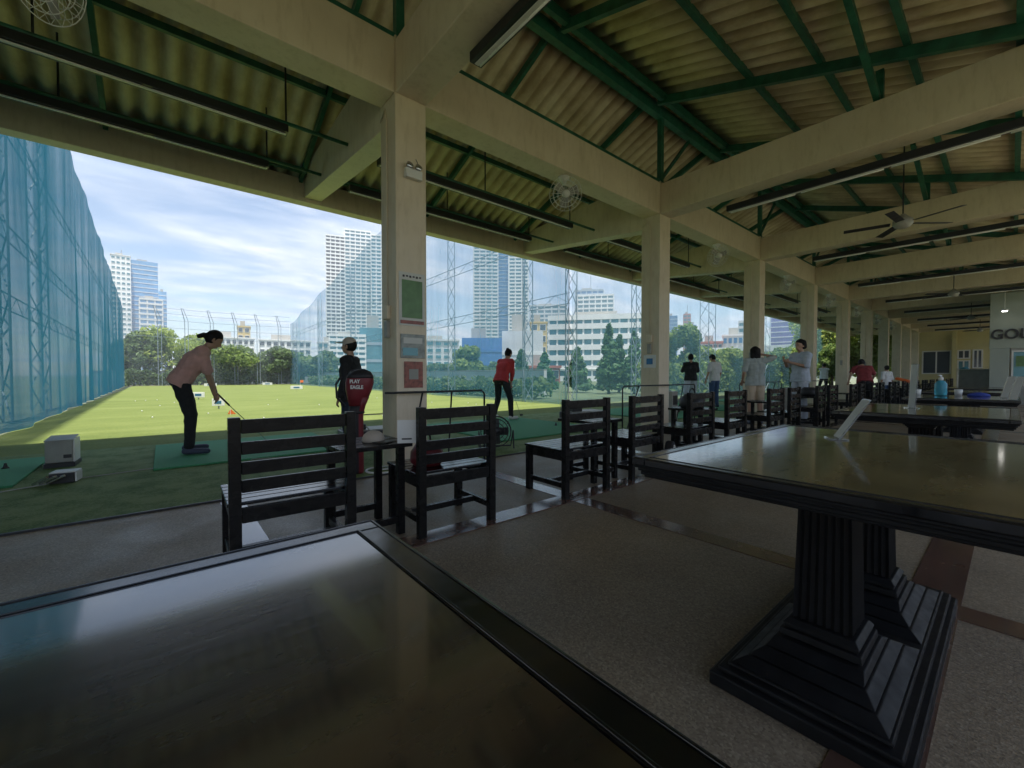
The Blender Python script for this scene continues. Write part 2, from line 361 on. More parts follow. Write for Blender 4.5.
for y in (2.47, .14, -2.3): fs.box(-15.9, y, -.05, 47.9, y+.19, .0075)
struct('floor_tile_band', fs, M['tile'])

# ------------------------------------------------------------------ pavilion
pav = thing('pavilion', 'open sided pavilion of cream concrete columns and beams under a green steel roof', 'pavilion')
COLX = [-8.9, -3.4, 2.07, 7.65, 12.8, 17.8, 22.6, 27.2, 31.6, 35.8, 39.7, 43.5]
CW = .39
colmesh = MB().box(0,0,0,CW,.42,4.99).build('column', M['paint'], pav, bevel=.012)
colmesh.location = (COLX[0], 4.55, 0)
for x in COLX[1:]:
    c = colmesh.copy(); C.objects.link(c); c.location.x = x; c.parent = pav
cb0 = MB().box(.003,-2.6,4.33,CW-.003,4.545,4.93).build('cross_beam', M['paint'], pav, bevel=.012)
cb0.location = (COLX[0], 0, 0)
for x in COLX[1:]:
    c = cb0.copy(); C.objects.link(c); c.location.x = x; c.parent = pav
for a, b_ in zip([-14.5]+COLX, COLX+[46]):
    MB().box(a+(CW if a > -14 else 0)+.002, 4.553, 4.335, b_-.002, 4.93, 4.955).build('wall_beam', M['paint'], pav, bevel=.01)
# tapered brackets carrying the canopy
def bracket(x):
    vs = [(0,4.965,4.13),(0,8.72,4.50),(0,8.72,5.02),(0,4.965,5.16)]
    vs = vs + [(.30,y,z) for (_,y,z) in vs]
    m = MB().add(vs, [(0,1,2,3),(7,6,5,4),(0,4,5,1),(1,5,6,2),(2,6,7,3),(3,7,4,0)])
    return m
br0 = bracket(0).build('bracket', M['paint'], pav, bevel=.01); br0.location = (COLX[0]+.045,0,0)
for x in COLX[1:]:
    c = br0.copy(); C.objects.link(c); c.location.x = x+.045; c.parent = pav
MB().box(-14.5,8.721,4.43,46,8.97,4.86).build('eave_beam', M['paint'], pav, bevel=.01)
# roof
ZR, SO, SI, YR = 6.60, .41, .32, 4.6
def corr(name, ys, zs, x0=-14.6, x1=46.2, pitch=.26, amp=.042):
    n = int((x1-x0)/pitch*8); xs = np.linspace(x0, x1, n+1); off = amp*np.sin(2*np.pi*(xs-x0)/pitch)
    vs = []
    for y, z in zip(ys, zs): vs += [(x, y, z+o) for x, o in zip(xs, off)]
    k = n+1; f = [(r*k+i, r*k+i+1, (r+1)*k+i+1, (r+1)*k+i) for r in range(len(ys)-1) for i in range(n)]
    me = bpy.data.meshes.new(name); me.from_pydata(vs, [], f); me.shade_smooth()
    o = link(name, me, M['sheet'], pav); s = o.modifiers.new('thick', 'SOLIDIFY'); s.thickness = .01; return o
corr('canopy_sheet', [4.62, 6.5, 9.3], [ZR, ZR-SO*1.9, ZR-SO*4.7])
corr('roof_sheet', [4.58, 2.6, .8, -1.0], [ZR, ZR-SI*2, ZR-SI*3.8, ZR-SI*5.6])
corr('roof_sheet', [-1.3, -2.0, -2.7], [ZR-SI*5.6, ZR-SI*4.9, ZR-SI*4.2])  # unseen rear slope, cut short to let fill light into the hall
MB().box(-14.5,-1.35,ZR-SI*5.6-.22,46,-.95,ZR-SI*5.6-.05).build('valley_gutter', M['grey'], pav)
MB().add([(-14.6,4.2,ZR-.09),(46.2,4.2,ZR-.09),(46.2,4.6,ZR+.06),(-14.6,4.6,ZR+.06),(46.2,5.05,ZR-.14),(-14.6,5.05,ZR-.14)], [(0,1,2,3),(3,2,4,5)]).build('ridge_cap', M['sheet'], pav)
MB().box(-14.5,-3.62,-.3,46,-3.5,.75).build('rear_reflection_screen', M['yellow'], pav)  # unseen low wall, added to keep rear glare off the chair backs
MB().box(-14.5,-2.9,4.3,46,-2.61,4.9).build('rear_beam', M['paint'], pav)
def zi(y): return ZR-SI*(YR-y)
def zo(y): return ZR-SO*(y-YR)
RB = MB().bar((0,4.42,zi(4.42)-.19),(0,-.9,zi(-.9)-.19),.08,.14)
rf = RB.build('rafter', M['steel'], pav)
RO = MB().bar((0,4.78,zo(4.78)-.11),(0,8.7,zo(8.7)-.11),.06,.12)
ro = RO.build('rafter', M['steel'], pav)
RX = [-.6+2.65*k for k in range(-4, 18)]
for o in (rf, ro):
    o.location.x = RX[0]
    for x in RX[1:]:
        c = o.copy(); C.objects.link(c); c.location.x = x; c.parent = pav
for y in (2.8, 1.84, .92, 0.0, -.85):
    MB().box(-14.5,y-.035,zi(y)-.125,46,y+.035,zi(y)-.035).build('purlin', M['steel'], pav)
for y in (6.98, 8.5):
    MB().box(-14.5,y-.03,zo(y)-.05-.09,46,y+.03,zo(y)-.045).build('purlin', M['steel'], pav)
MB().box(-14.5,4.575,4.957,46,4.64,5.02).build('purlin', M['steel'], pav)
# ridge beam pair and posts
MB().box(-14.5,4.53,6.24,46,4.66,6.45).build('ridge_beam', M['steel'], pav)
MB().box(-14.5,4.28,6.30,46,4.36,6.45).build('ridge_beam', M['steel'], pav)
for x in COLX:
    MB().box(x+.02,4.55,4.96,x+.12,4.64,6.235).build('post', M['steel'], pav)
    # truss web standing on the cross beam
    xx = x-.35 if x > -3 else x+.2
    MB().box(x+.14,1.22,4.935,x+.22,1.31,zi(1.3)-.13).build('post', M['steel'], pav)
    MB().bar((x+.26,1.28,4.96),(x+.26-2.1,1.28,zi(1.28)-.02),.07,.10).build('brace', M['steel'], pav)
    MB().bar((x+.07,4.60,5.02),(x+1.2,4.60,6.2),.05,.06).build('brace', M['steel'], pav)
# green pipes that carry the lights below the canopy
for y, z in ((6.25,4.47),(7.58,4.52)):
    for a, b_ in zip(COLX[:-1], COLX[1:]):
        MB().tube([(a+.35,y,z),(b_+.04,y,z)], .026, 8).build('light_pipe', M['steel'], pav, smooth=True)
        for fx in (.45, .86):
            x = a+(b_-a)*fx
            MB().tube([(x,y,z),(x,y,zo(y)-.06)], .012, 6).build('hanger_rod', M['blacksteel'], pav)
# end wall with its windows and door
ew = MB().box(44.6,-9,0,44.85,5.6,4.6).build('end_wall', M['yellow'], pav)
def endwin(y0, y1, z0, z1, name='window', mat='winD'):
    wn = MB().box(44.53,y0,z0,44.60,y1,z0+.08).box(44.53,y0,z1-.08,44.60,y1,z1).box(44.53,y0,z0+.08,44.60,y0+.08,z1-.08).box(44.53,y1-.08,z0+.08,44.60,y1,z1-.08).box(44.53,(y0+y1)/2-.04,z0+.08,44.60,(y0+y1)/2+.04,z1-.08).build(name, M['white'], pav)
    MB().box(44.57,y0+.08,z0+.08,44.599,y1-.08,z1-.08).build('pane', M[mat], wn)
endwin(2.9, 4.45, 1.2, 2.95); endwin(1.95, 2.60, 2.3, 2.95); endwin(1.35, 1.85, 1.6, 2.95)
endwin(1.95, 2.60, .02, 2.2, 'door', 'winT')
MB().box(44.2,2.62,0,44.59,2.85,4.3).build('pilaster', M['yellow'], pav)
MB().box(-14.5,4.6,-.38,-14.3,4.9,0).build('kerb', M['paint'], pav)

# ------------------------------------------------------------------ golf shop at the right
shop = thing('golf_shop', 'grey green shop front under large dark lettering at the right end of the hall', 'shop')
MB().box(25.0,-7,2.15,31,.60,4.31).build('fascia', M['signw'], shop, bevel=.01)
MB().box(25.02,-7,0,31,-.55,2.148).build('timber_wall', M['brownbrick'], shop)
MB().box(25.02,-.54,0,31,.06,2.148).build('glazed_front', M['greyskin'], shop)
fr = MB().box(24.97,-.46,.95,25.02,.03,1.0).box(24.97,-.46,2.0,25.02,.03,2.06).box(24.97,-.46,1.0,25.02,-.41,2.0).box(24.97,-.02,1.0,25.02,.03,2.0).build('window_frame', M['white'], shop)
MB().box(25.0,-.41,1.0,25.015,-.02,2.0).build('pane', M['winT'], fr)
MB().box(24.93,-.32,1.45,24.96,-.08,1.85).build('green_notice', M['poster'], shop)
MB().box(24.95,.08,0,31,.58,2.148).build('corner_pier', M['signw'], shop, bevel=.01)
tx = bpy.data.curves.new('sign_lettering', 'FONT'); tx.body = 'GOLF'; tx.size = .56; tx.extrude = .03; tx.offset = .010; tx.space_character = 1.02
to = bpy.data.objects.new('sign_lettering', tx); C.objects.link(to); to.data.materials.append(M['darkgrey']); to.parent = shop
to.location = (24.95, .57, 2.52); to.rotation_euler = (R(90), 0, R(-90)); to.scale = (.82,.95,1)
to = text_mesh(to)
sp = thing('ceiling_spotlight', 'small lit white spotlight above the GOL lettering', 'spotlight', (24.3,.22,3.6))
MB().lathe((0,0,0), [(.05,.0),(.10,-.02),(.10,-.06),(.03,-.09)], 12).build('lamp_shade', M['white'], sp, smooth=True)
MB().lathe((0,0,-.062), [(.07,0),(.07,-.03)], 12).build('bulb', M['lamp'], sp)
MB().tube([(0,0,0),(0,0,.73)], .01, 6).build('stem', M['white'], sp)

# ------------------------------------------------------------------ black chairs
def make_chair():
    t = thing('slatted_chair', 'x', 'chair', group='black slatted chairs facing the range')
    W, D = .64, .54
    for i, x in enumerate((-W/2, W/2-.055)):
        MB().box(x,0,0,x+.055,.055,.90).build('rear_leg', M['wood'], t, bevel=.004)
        MB().box(x,D-.055,0,x+.055,D,.425).build('front_leg', M['wood'], t, bevel=.004)
    a, b = -W/2+.057, W/2-.057
    m = MB()
    m.box(a,.008,.815,b,.038,.888)
    for z in (.705,.60,.505): m.box(a,.010,z,b,.034,z+.066)
    m.build('backrest', M['wood'], t, bevel=.004)
    MB().box(a,.01,.345,b,.04,.424).box(a,D-.045,.345,b,D-.012,.424).box(-W/2+.01,.057,.345,-W/2+.042,D-.057,.424).box(W/2-.042,.057,.345,W/2-.01,D-.057,.424).build('seat_frame', M['wood'], t, bevel=.003)
    m = MB(); n = 6; sw = (D+.02-.06)/n
    for i in range(n): m.box(-W/2-.005,.06+i*sw,.427,W/2+.005,.06+i*sw+sw-.008,.447)
    m.build('seat', M['lacq'], t, bevel=.004)
    for x in (-W/2+.01, W/2-.045): MB().box(x,.057,.10,x+.035,D-.057,.145).build('stretcher', M['wood'], t, bevel=.003)
    MB().box(-W/2+.046,.24,.10,W/2-.046,.28,.142).build('stretcher', M['wood'], t, bevel=.003)
    return t
chX = [.25, 1.32, 2.74, 3.80, 5.05, 6.10, 7.66, 8.60, 10.35, 11.28]
x = 13.1
while x < 40: chX += [x, x+1.0]; x += 2.62
words = ['first','second','third','fourth','fifth','sixth','seventh','eighth','ninth','tenth']
chlab = ['nearest black slatted chair, empty, left of the cap on the small table',
 'black slatted chair with a red pouch on its seat, in front of the poster column',
 'black slatted chair standing clear with all four legs visible, right of the floor fan',
 'black slatted chair with a striped strap bag leaning on its leg, by the second column',
 'black slatted chair just right of the second column, below the person in black shirt',
 'black slatted chair below the man in white t-shirt and jeans',
 'black slatted chair in front of the woman with raised elbow, left one of its pair',
 'black slatted chair just left of the standing woman in pale grey trousers',
 'black slatted chair just right of the standing woman in pale grey trousers',
 'black slatted chair below the distant golfer in white, left of the fifth column']
chair0 = make_chair()
for i, x in enumerate(chX):
    lab = chlab[i] if i < 10 else 'small distant black slatted chair in the far part of the row facing the range'
    loc = (x+.32, 2.55 + random.uniform(-.02,.02), 0); rz = R(random.uniform(-2.0,2.0))
    if i == 0: c = chair0; c.location = loc; c.rotation_euler = (0,0,rz); c['label'] = lab
    else:
        c = dup(chair0, loc, rz, lab)
        if i >= 10: c['group'] = 'distant black chairs in the far part of the row'
# small tables between the chairs
def make_side_table():
    t = thing('side_table', 'x', 'side table', group='small black tables between the chairs')
    m = MB()
    for i in range(4): m.box(-.25,i*.125,.615,.25,i*.125+.118,.645)
    m.build('tabletop', M['wood'], t, bevel=.004)
    for x in (-.2, .15):
        for y in (.02, .42): MB().box(x,y,0,x+.05,y+.05,.613).build('leg', M['wood'], t, bevel=.003)
    MB().box(-.148,.03,.08,.148,.06,.125).build('stretcher', M['wood'], t); MB().box(-.148,.43,.08,.148,.46,.125).build('stretcher', M['wood'], t)
    return t
stX = [(chX[i]+.64+chX[i+1])/2 for i in range(0, len(chX)-1, 2)]
stl = ['small black table holding a beige cap and white card between the two nearest chairs',
       'small black table with a glinting top between the chairs by the second column', 'small black table heaped with dark bags, right of the second column',
       'small black table between chairs in front of the woman with raised elbow','small black table behind the woman in pale grey trousers']
st0 = make_side_table()
for i, x in enumerate(stX):
    lab = stl[i] if i < 5 else 'small distant black table between chairs in the far part of the row'
    if i == 0: s = st0; s.location = (x, 2.72, 0); s['label'] = lab
    else:
        s = dup(st0, (x, 2.72, 0), 0, lab)
        if i >= 5: s['group'] = 'distant small tables in the far part of the row'

# ------------------------------------------------------------------ big pedestal tables
TH = .79
def make_big_table():
    t = thing('pedestal_table', 'x', 'table', group='large black pedestal tables in a row')
    Lx, Ly = 1.76, 1.12
    MB().box(.0575,.0575,TH-.03,Lx-.0575,Ly-.0575,TH-.001).build('tabletop', M['top'], t, bevel=.001)
    fr = MB()
    def rail(x0,y0,x1,y1): fr.box(x0,y0,TH-.03,x1,y1,TH)
    bw=.056; rail(0,0,Lx,bw); rail(0,Ly-bw,Lx,Ly); rail(0,bw+.0005,bw,Ly-bw-.0005); rail(Lx-bw,bw+.0005,Lx,Ly-bw-.0005)
    fr.build('border', M['lacq'], t, bevel=.004)
    bead = MB()
    for (x0,y0,x1,y1) in ((.049,.049,Lx-.049,.0535),(.049,Ly-.0535,Lx-.049,Ly-.049),(.049,.054,.0535,Ly-.054),(Lx-.0535,.054,Lx-.049,Ly-.054),(.006,.006,Lx-.006,.009),(.006,Ly-.009,Lx-.006,Ly-.006),(.006,.0095,.009,Ly-.0095),(Lx-.009,.0095,Lx-.006,Ly-.0095)): bead.box(x0,y0,TH-.001,x1,y1,TH+.0022)
    bead.build('beading', M['lacq'], t, bevel=.001)
    ap = MB()
    for k, (d, z0, z1) in enumerate(((.006,-.042,-.031),(.016,-.054,-.043),(.024,-.070,-.055),(.034,-.080,-.071))): ap.box(d,d,TH+z0,Lx-d,Ly-d,TH+z1)
    ap.build('moulded_apron', M['dullwood'], t, bevel=.004)
    # stepped plinth
    bx0, bx1, by0, by1 = .06, 1.46, .29, .83
    pl = MB().box(bx0,by0,0,bx1,by1,.05).box(bx0+.02,by0+.02,.051,bx1-.02,by1-.02,.07).box(bx0+.045,by0+.045,.071,bx1-.045,by1-.045,.085)
    pl.build('plinth', M['dullwood'], t, bevel=.006)
    cy_ = (by0+by1)/2
    for cx in (.42, 1.07):
        fo = MB()
        def fru(h0, h1, z0, z1, hy0, hy1):
            vs = [(cx-h0,cy_-hy0,z0),(cx+h0,cy_-hy0,z0),(cx+h0,cy_+hy0,z0),(cx-h0,cy_+hy0,z0),(cx-h1,cy_-hy1,z1),(cx+h1,cy_-hy1,z1),(cx+h1,cy_+hy1,z1),(cx-h1,cy_+hy1,z1)]
            fo.add(vs, [(3,2,1,0),(4,5,6,7),(0,1,5,4),(1,2,6,5),(2,3,7,6),(3,0,4,7)])
        hs = [(.305,.215,.086),(.25,.175,.112),(.195,.14,.140),(.14,.125,.165)]
        for (h0, h0y, z0), (h1, h1y, z1) in zip(hs[:-1], hs[1:]):
            fru(h0, h1+.004, z0, z1-.005, h0y, h1y+.004)
        fru(.128,.125,.166,.19,.122,.118); fru(.112,.112,.191,.205,.108,.108); fru(.118,.10,.206,.225,.113,.098)
        fo.build('pedestal_foot', M['dullwood'], t, bevel=.003)
        # fluted tapering shaft
        n = 7; z0, z1 = .226, TH-.138; a0, a1 = .088, .078
        def ringpts(a):
            pts = []
            for sx, sy, ex, ey in ((-1,-1,1,-1),(1,-1,1,1),(1,1,-1,1),(-1,1,-1,-1)):
                for k in range(n*4):
                    f = k/(n*4); ph = (f*n) % 1
                    dep = .011*math.sin(PI*min(1,max(0,(ph-.15)/.7)))**.6 if .15 < ph < .85 else 0
                    px, py = (sx+(ex-sx)*f)*a, (sy+(ey-sy)*f)*a
                    nx, ny = (ey-sy)/2, -(ex-sx)/2
                    pts.append((cx+px-nx*dep, cy_+py-ny*dep))
            return pts
        p0, p1 = ringpts(a0), ringpts(a1); k = len(p0)
        MB().add([(x,y,z0) for x,y in p0]+[(x,y,z1) for x,y in p1], [(i,(i+1)%k,k+(i+1)%k,k+i) for i in range(k)]).build('fluted_shaft', M['dullwood'], t)
        ca = MB()
        for i, hh in enumerate((.088,.098,.110,.124)): ca.box(cx-hh,cy_-hh,z1+.0005+i*.014,cx+hh,cy_+hh,z1+.0135+i*.014)
        ca.build('capital', M['dullwood'], t, bevel=.003)
    return t
tabs = [((-1.395,-.185), 'dark lacquered table with black border filling the lower left foreground'),
        ((1.45,-.14), 'large glossy table at right showing fluted pedestals, tilted card holder on top'),
        ((4.75,-.05), 'second glossy table behind the big one, with upright clear card holder'),
        ((8.35,-.08), 'third table back with the blue sanitizer bottle on it'),
        ((11.7,.05), 'thin looking distant table, nearer one of the two beyond the blue bottle'),
        ((15.2,.05), 'thin looking distant table nearest the golf shop, beyond the blue bottle')]
tb0 = make_big_table()
for i, ((x, y), lab) in enumerate(tabs):
    if i == 0: tb0.location = (x,y,0); tb0['label'] = lab
    else: dup(tb0, (x,y,0), 0, lab)

# things on the tables
def card_holder(loc, rz, lean, label, hh=.20, ww=.10):
    t = thing('card_holder', label, 'card holder', loc, rz)
    m = Matrix.Rotation(lean, 3, 'X')
    MB().obox(m @ Vector((0,0,hh/2)), (ww,.005,hh), m).build('acrylic_panel', M['acrylic'], t)
    MB().obox(m @ Vector((0,.004,hh/2)), (ww-.012,.0015,hh-.012), m).build('card', M['paper'], t)
    MB().box(-ww/2,-.04,0,ww/2,.04,.004).build('foot', M['acrylic'], t)
    return t
card_holder((2.68,.58,TH+.001), R(26), R(31), 'clear card holder tilted back on the large glossy table', .24, .11)
card_holder((5.75,.64,TH+.001), R(38), R(3), 'tall narrow card holder standing upright on the second glossy table', .44, .10)
t = thing('sanitizer_bottle', 'clear pump bottle of bright blue gel standing on the third table', 'bottle', (9.55,.73,TH)); t.scale = (.85,.85,.85)
MB().lathe((0,0,0), [(.075,0),(.088,.02),(.088,.22),(.06,.27),(.035,.29)], 16).build('bottle_body', M['bluegel'], t, smooth=True)
MB().lathe((0,0,.291), [(.034,0),(.034,.05),(.015,.055),(.015,.10)], 12).tube([(0,0,.38),(-.07,.03,.385)], .012, 6).build('pump', M['white'], t, smooth=True)
for k, (x, y, lab) in enumerate(((9.35,.98,'small white cup left of the blue sanitizer bottle'),(9.8,.55,'small white cup right of the blue sanitizer bottle'))):
    t = MB().lathe((x,y,TH), [(.04,0),(.05,.10),(.047,.10),(.037,.01)], 12).build('cup', M['white'], smooth=True); tag(t, lab, 'cup')
cl = MB().lathe((0,0,0), [(.16,0),(.15,.035),(.10,.06),(.04,.075)], 14).build('folded_cloth', M['bluecloth'], smooth=True); cl.location = (9.75,.33,TH+.001); cl.scale = (.5,.8,.8); tag(cl, 'crumpled dark blue cloth on the table right of the sanitizer bottle', 'cloth')
# white machine and stuff near the far door
t = thing('water_dispenser', 'white water dispenser with bottle on top beside the far door', 'water dispenser', (35.5,1.75,0))
MB().box(-.2,-.25,0,.2,.25,1.15).build('cabinet', M['white'], t, bevel=.02); MB().lathe((0,0,1.16), [(.12,0),(.16,.06),(.16,.36),(.1,.42)], 14).build('water_bottle', M['bluegel'], t, smooth=True)
t = thing('reception_counter', 'grey reception counter in front of the far wall near the shop', 'counter', (31.5,1.05,0))
MB().box(-.4,-.45,0,.4,.7,1.38).build('front_panel', M['grey'], t, bevel=.02); MB().box(-.46,-.5,1.385,.46,.76,1.43).build('counter_top', M['white'], t, bevel=.01)
card_holder((9.3,.07,TH+.001), R(60), R(24), 'pale leaning card holder near the right edge, left one of the two', .34, .09)
card_holder((8.55,-.01,TH+.001), R(60), R(24), 'pale leaning card holder at the right edge, right one of the two', .34, .09)

# on the first small table: cap, pouch and card; red pouch on the second chair
x0 = stX[0]
t = thing('baseball_cap', 'beige cap lying on the small table between the two nearest chairs', 'cap', (1.15,2.92,.646), R(200)); t.scale = (.85,.85,.7)
MB().lathe((0,0,0), [(.088,0),(.092,.03),(.082,.07),(.05,.10),(.01,.112)], 18).build('crown', M['cap'], t, smooth=True)
MB().obox((0,.12,.008), (.15,.11,.008)).build('brim', M['darkgrey'], t, bevel=.003)
t = thing('card_stand', 'white folded notice card standing on the small table left of the second chair', 'notice card', (1.30,2.70,.646), R(-30)); t.scale = (.85,.85,.85)
MB().obox((0,0,.095), (.15,.004,.19)).build('card', M['white'], t); MB().obox((0,-.004,.035), (.08,.002,.012)).build('print', M['darkgrey'], t); MB().obox((0,.03,.07), (.115,.004,.145), Matrix.Rotation(R(18),3,'X')).build('back_flap', M['white'], t)
t = thing('red_pouch', 'dark red cloth pouch lying on the seat of the second chair', 'pouch', (chX[1]+.2,2.82,.448), R(20))
MB().lathe((0,0,0), [(.10,0),(.125,.03),(.12,.10),(.08,.16),(.03,.18)], 14).build('pouch_body', M['bagred'], t, smooth=True)
MB().ring((0,0,.19), .04, .007).build('handle', M['bagblack'], t)
t = thing('strap_bag', 'black and white striped strap bag leaning against the fourth chair', 'bag', (4.35,2.42,0), R(0))
MB().bar((-.12,0,.06),(.12,.08,.34),.10,.14).build('bag_body', M['bagblack'], t, bevel=.03); MB().bar((-.15,-.05,.08),(.06,.0,.32),.012,.05).build('white_stripe', M['white'], t)
for k,(x,y,z,lab) in enumerate(((stX[2]-.05,2.95,.646,'black holdall heaped on the small table right of the second column'),(stX[4]+.1,2.95,.646,'black holdall on the small table behind the woman in pale grey trousers'))):
    t = thing('holdall', lab, 'bag', (x,y,z), R(15*k)); MB().lathe((0,0,0), [(.15,0),(.18,.05),(.17,.14),(.10,.20)], 14).build('bag_body', M['bagblack'], t, smooth=True); MB().ring((0,0,.2), .08, .01).build('handle', M['bagblack'], t)

# ------------------------------------------------------------------ lights under beams and canopy
def fixture(name, label, group, loc, rz, L, proto=[None]):
    t = thing(name, label, 'light fixture', loc, rz, group)
    MB().add([(-L/2,-.07,0),(L/2,-.07,0),(L/2,.07,0),(-L/2,.07,0),(-L/2,-.07,.10),(L/2,-.07,.10),(L/2,.07,.10),(-L/2,.07,.10)], [(4,5,6,7),(0,1,5,4),(1,2,6,5),(2,3,7,6),(3,0,4,7),(3,2,1,0)]).build('housing', M['blacksteel'], t, bevel=.004)
    MB().box(-L/2+.02,-.022,-.008,L/2-.02,.022,-.001).build('reflector', M['white'], t)
    n = max(1, round(L/1.25)); l = L/n
    for k in range(n): MB().tube([(-L/2+k*l+.04,-.03,-.014),(-L/2+(k+1)*l-.04,-.03,-.014)], .011, 8).build('fluorescent_tube', M['tube'], t, smooth=True)
    return t
ordn = ['nearest','second','third','fourth','fifth','sixth','seventh','eighth','ninth']
for i, x in enumerate(COLX[2:-1]):
    fixture('beam_light', f'long black light strip under the {ordn[i]} cross beam counted from the near column', 'long black light strips under the cross beams', (x+CW-.03, 1.2 if i else 1.25, 4.11 if i else 4.20), R(90), 4.4 if i else 4.45)
bays = list(zip(COLX[1:-1], COLX[2:]))
bn = ['left of the poster column','between the poster column and the second column','between the second and third columns','between the third and fourth columns','between the fourth and fifth columns','between the fifth and sixth columns','beyond the sixth column','beyond the seventh column','beyond the eighth column','beyond the ninth column']
for i, (a, b_) in enumerate(bays):
    for y, z, nm in ((6.25,4.325,'inner'),(7.58,4.375,'outer')):
        fixture('canopy_light', f'{nm} black strip light hung below the canopy {bn[i]}', 'black strip lights hung below the canopy', ((a+.5+b_-.75)/2, y, z), 0, (b_-a)-1.25)

# fans
def wall_fan(loc, label):
    t = thing('wall_fan', label, 'fan', loc, 0, 'caged fans hung from the wall beam')
    MB().lathe((0,0,0), [(.09,0),(.09,-.03),(.05,-.06),(.03,-.12)], 14).build('mount', M['white'], t, smooth=True)
    m = Matrix.Rotation(R(-38),3,'Z') @ Matrix.Rotation(R(22),3,'X'); c = Vector((0,-.04,-.28))
    cg = MB()
    for r_, d in ((.26,0),(.20,.05),(.20,-.05),(.13,.07),(.13,-.07)): cg.ring(c+m@Vector((0,d,0)), r_, .004, 'y', 28, 4, m)
    for k in range(20):
        a = 2*PI*k/20; e = Vector((math.cos(a),0,math.sin(a)))
        cg.tube([c+m@(e*.05+Vector((0,-.085,0))), c+m@(e*.18+Vector((0,-.06,0))), c+m@(e*.26), c+m@(e*.18+Vector((0,.06,0))), c+m@(e*.05+Vector((0,.085,0)))], .0025, 4)
    cg.build('cage', M['white'], t)
    bl = MB()
    for k in range(3):
        a = 2*PI*k/3+.4; q = m @ Matrix.Rotation(-a,3,'Y') @ Matrix.Rotation(R(25),3,'X')
        bl.obox(c+q@Vector((.13,0,0)), (.17,.006,.13), q)
    bl.build('blades', M['grey'], t, bevel=.002)
    MB().lathe(c, [(.02,-.09),(.055,-.07),(.06,.08),(.04,.11)], 14, m@Matrix.Rotation(R(90),3,'X')).build('motor', M['white'], t, smooth=True)
    return t
wf = [(-.62,'caged white fan at the top left corner under the beam'),(5.04,'caged white fan between the poster column and the second column'),(10.5,'caged white fan between the second and third columns'),
      (15.5,'caged white fan between the third and fourth columns'),(20.3,'small caged fan between the fourth and fifth columns'),(25,'small caged fan between the fifth and sixth columns'),(29.5,'tiny caged fan beyond the sixth column'),(33.7,'tiny caged fan beyond the seventh column')]
w0 = wall_fan((wf[0][0],4.72,4.333), wf[0][1])
for x, lab in wf[1:]: dup(w0, (x,4.72,4.333), 0, lab)
def ceil_fan(loc, label):
    t = thing('ceiling_fan', label, 'ceiling fan', loc, R(20), 'brown ceiling fans hung along the hall')
    MB().tube([(0,0,.1),(0,0,1.62)], .012, 6).build('rod', M['blacksteel'], t)
    MB().lathe((0,0,0), [(.04,-.10),(.11,-.07),(.14,-.02),(.14,.05),(.08,.10),(.03,.16)], 18).build('motor', M['grey'], t, smooth=True)
    for k in range(5):
        a = 2*PI*k/5+.2; q = Matrix.Rotation(a,3,'Z') @ Matrix.Rotation(R(10),3,'X')
        MB().obox(q@Vector((.50,0,0)), (.66,.12,.008), q).build('blade', M['darkgrey'], t, bevel=.002)
    return t
cfan = [(10.2,'nearest large ceiling fan in front of the third cross beam'),(20.3,'second ceiling fan, in the middle of the hall'),(29.5,'third small ceiling fan before the far end'),(38,'tiny farthest ceiling fan near the end wall')]
c0 = ceil_fan((10.2,1.3,3.84), cfan[0][1])
for x, lab in cfan[1:]: dup(c0, (x,1.3,3.84), R(50), lab)

# ------------------------------------------------------------------ things on the columns
yf = 4.548
t = thing('green_poster', 'green printed poster with pale header at the top of the poster column', 'poster', (2.265,yf,1.70))
MB().box(-.165,-.006,0,.165,-.001,.62).build('sheet', M['paper'], t); MB().box(-.13,-.010,.09,.13,-.0065,.53).build('green_panel', M['poster'], t)
MB().box(-.15,-.010,.02,.15,-.0065,.06).build('red_strip', M['posterr'], t)
hd = MB()
for k in range(6): hd.box(-.12+k*.042,-.009,.56+.006*(k%2),-.095+k*.042,-.0065,.585)
hd.build('header_marks', M['darkgrey'], t)
t = thing('grey_notice', 'grey framed notice in the middle of the poster column', 'notice', (2.27,yf,1.32))
MB().box(-.155,-.012,0,.155,-.001,.28).build('frame', M['posterg'], t, bevel=.003); MB().box(-.12,-.015,.17,.12,-.0125,.24).build('pale_line', M['paper'], t); MB().box(-.13,-.015,.03,.06,-.0125,.12).build('picture', M['winT'], t)
t = thing('red_flyer', 'small red brown flyer lowest on the poster column', 'flyer', (2.28,yf,.97))
MB().box(-.12,-.005,0,.12,-.001,.31).build('sheet', M['posterr'], t); MB().box(-.06,-.008,.10,.06,-.0055,.22).build('picture', M['greyskin'], t)
t = thing('emergency_light', 'twin head emergency light near the top of the poster column', 'emergency light', (2.27,yf,3.40)); t.scale = (.8,.8,.8)
MB().box(-.13,-.09,0,.13,-.001,.13).build('battery_box', M['white'], t, bevel=.01)
for sx in (-.07,.07):
    q = Matrix.Rotation(R(65),3,'X'); MB().lathe((sx,-.05,.16), [(.02,-.03),(.05,.02),(.05,.05)], 12, q).build('lamp_head', M['chrome'], t, smooth=True)
MB().tube([(.08,-.01,.13),(.1,-.015,.25),(.06,-.012,.32)], .005, 5).build('cable', M['blacksteel'], t)
def box_on_col(x, z, label, hh=.16):
    t = thing('junction_box', label, 'junction box', (x,0,z))
    MB().box(-.05,4.70,0,-.001,4.82,hh).build('box_cover', M['paint'], t, bevel=.008); MB().box(-.045,4.72,-.22,-.001,4.80,-.02).build('socket', M['grey'], t, bevel=.006)
    MB().tube([(-.015,4.76,hh),(-.015,4.76,4.1-z),(-.015,4.80,4.26-z),(-.02,4.93,4.16-z)], .009, 6).build('conduit', M['paint'], t, smooth=True)
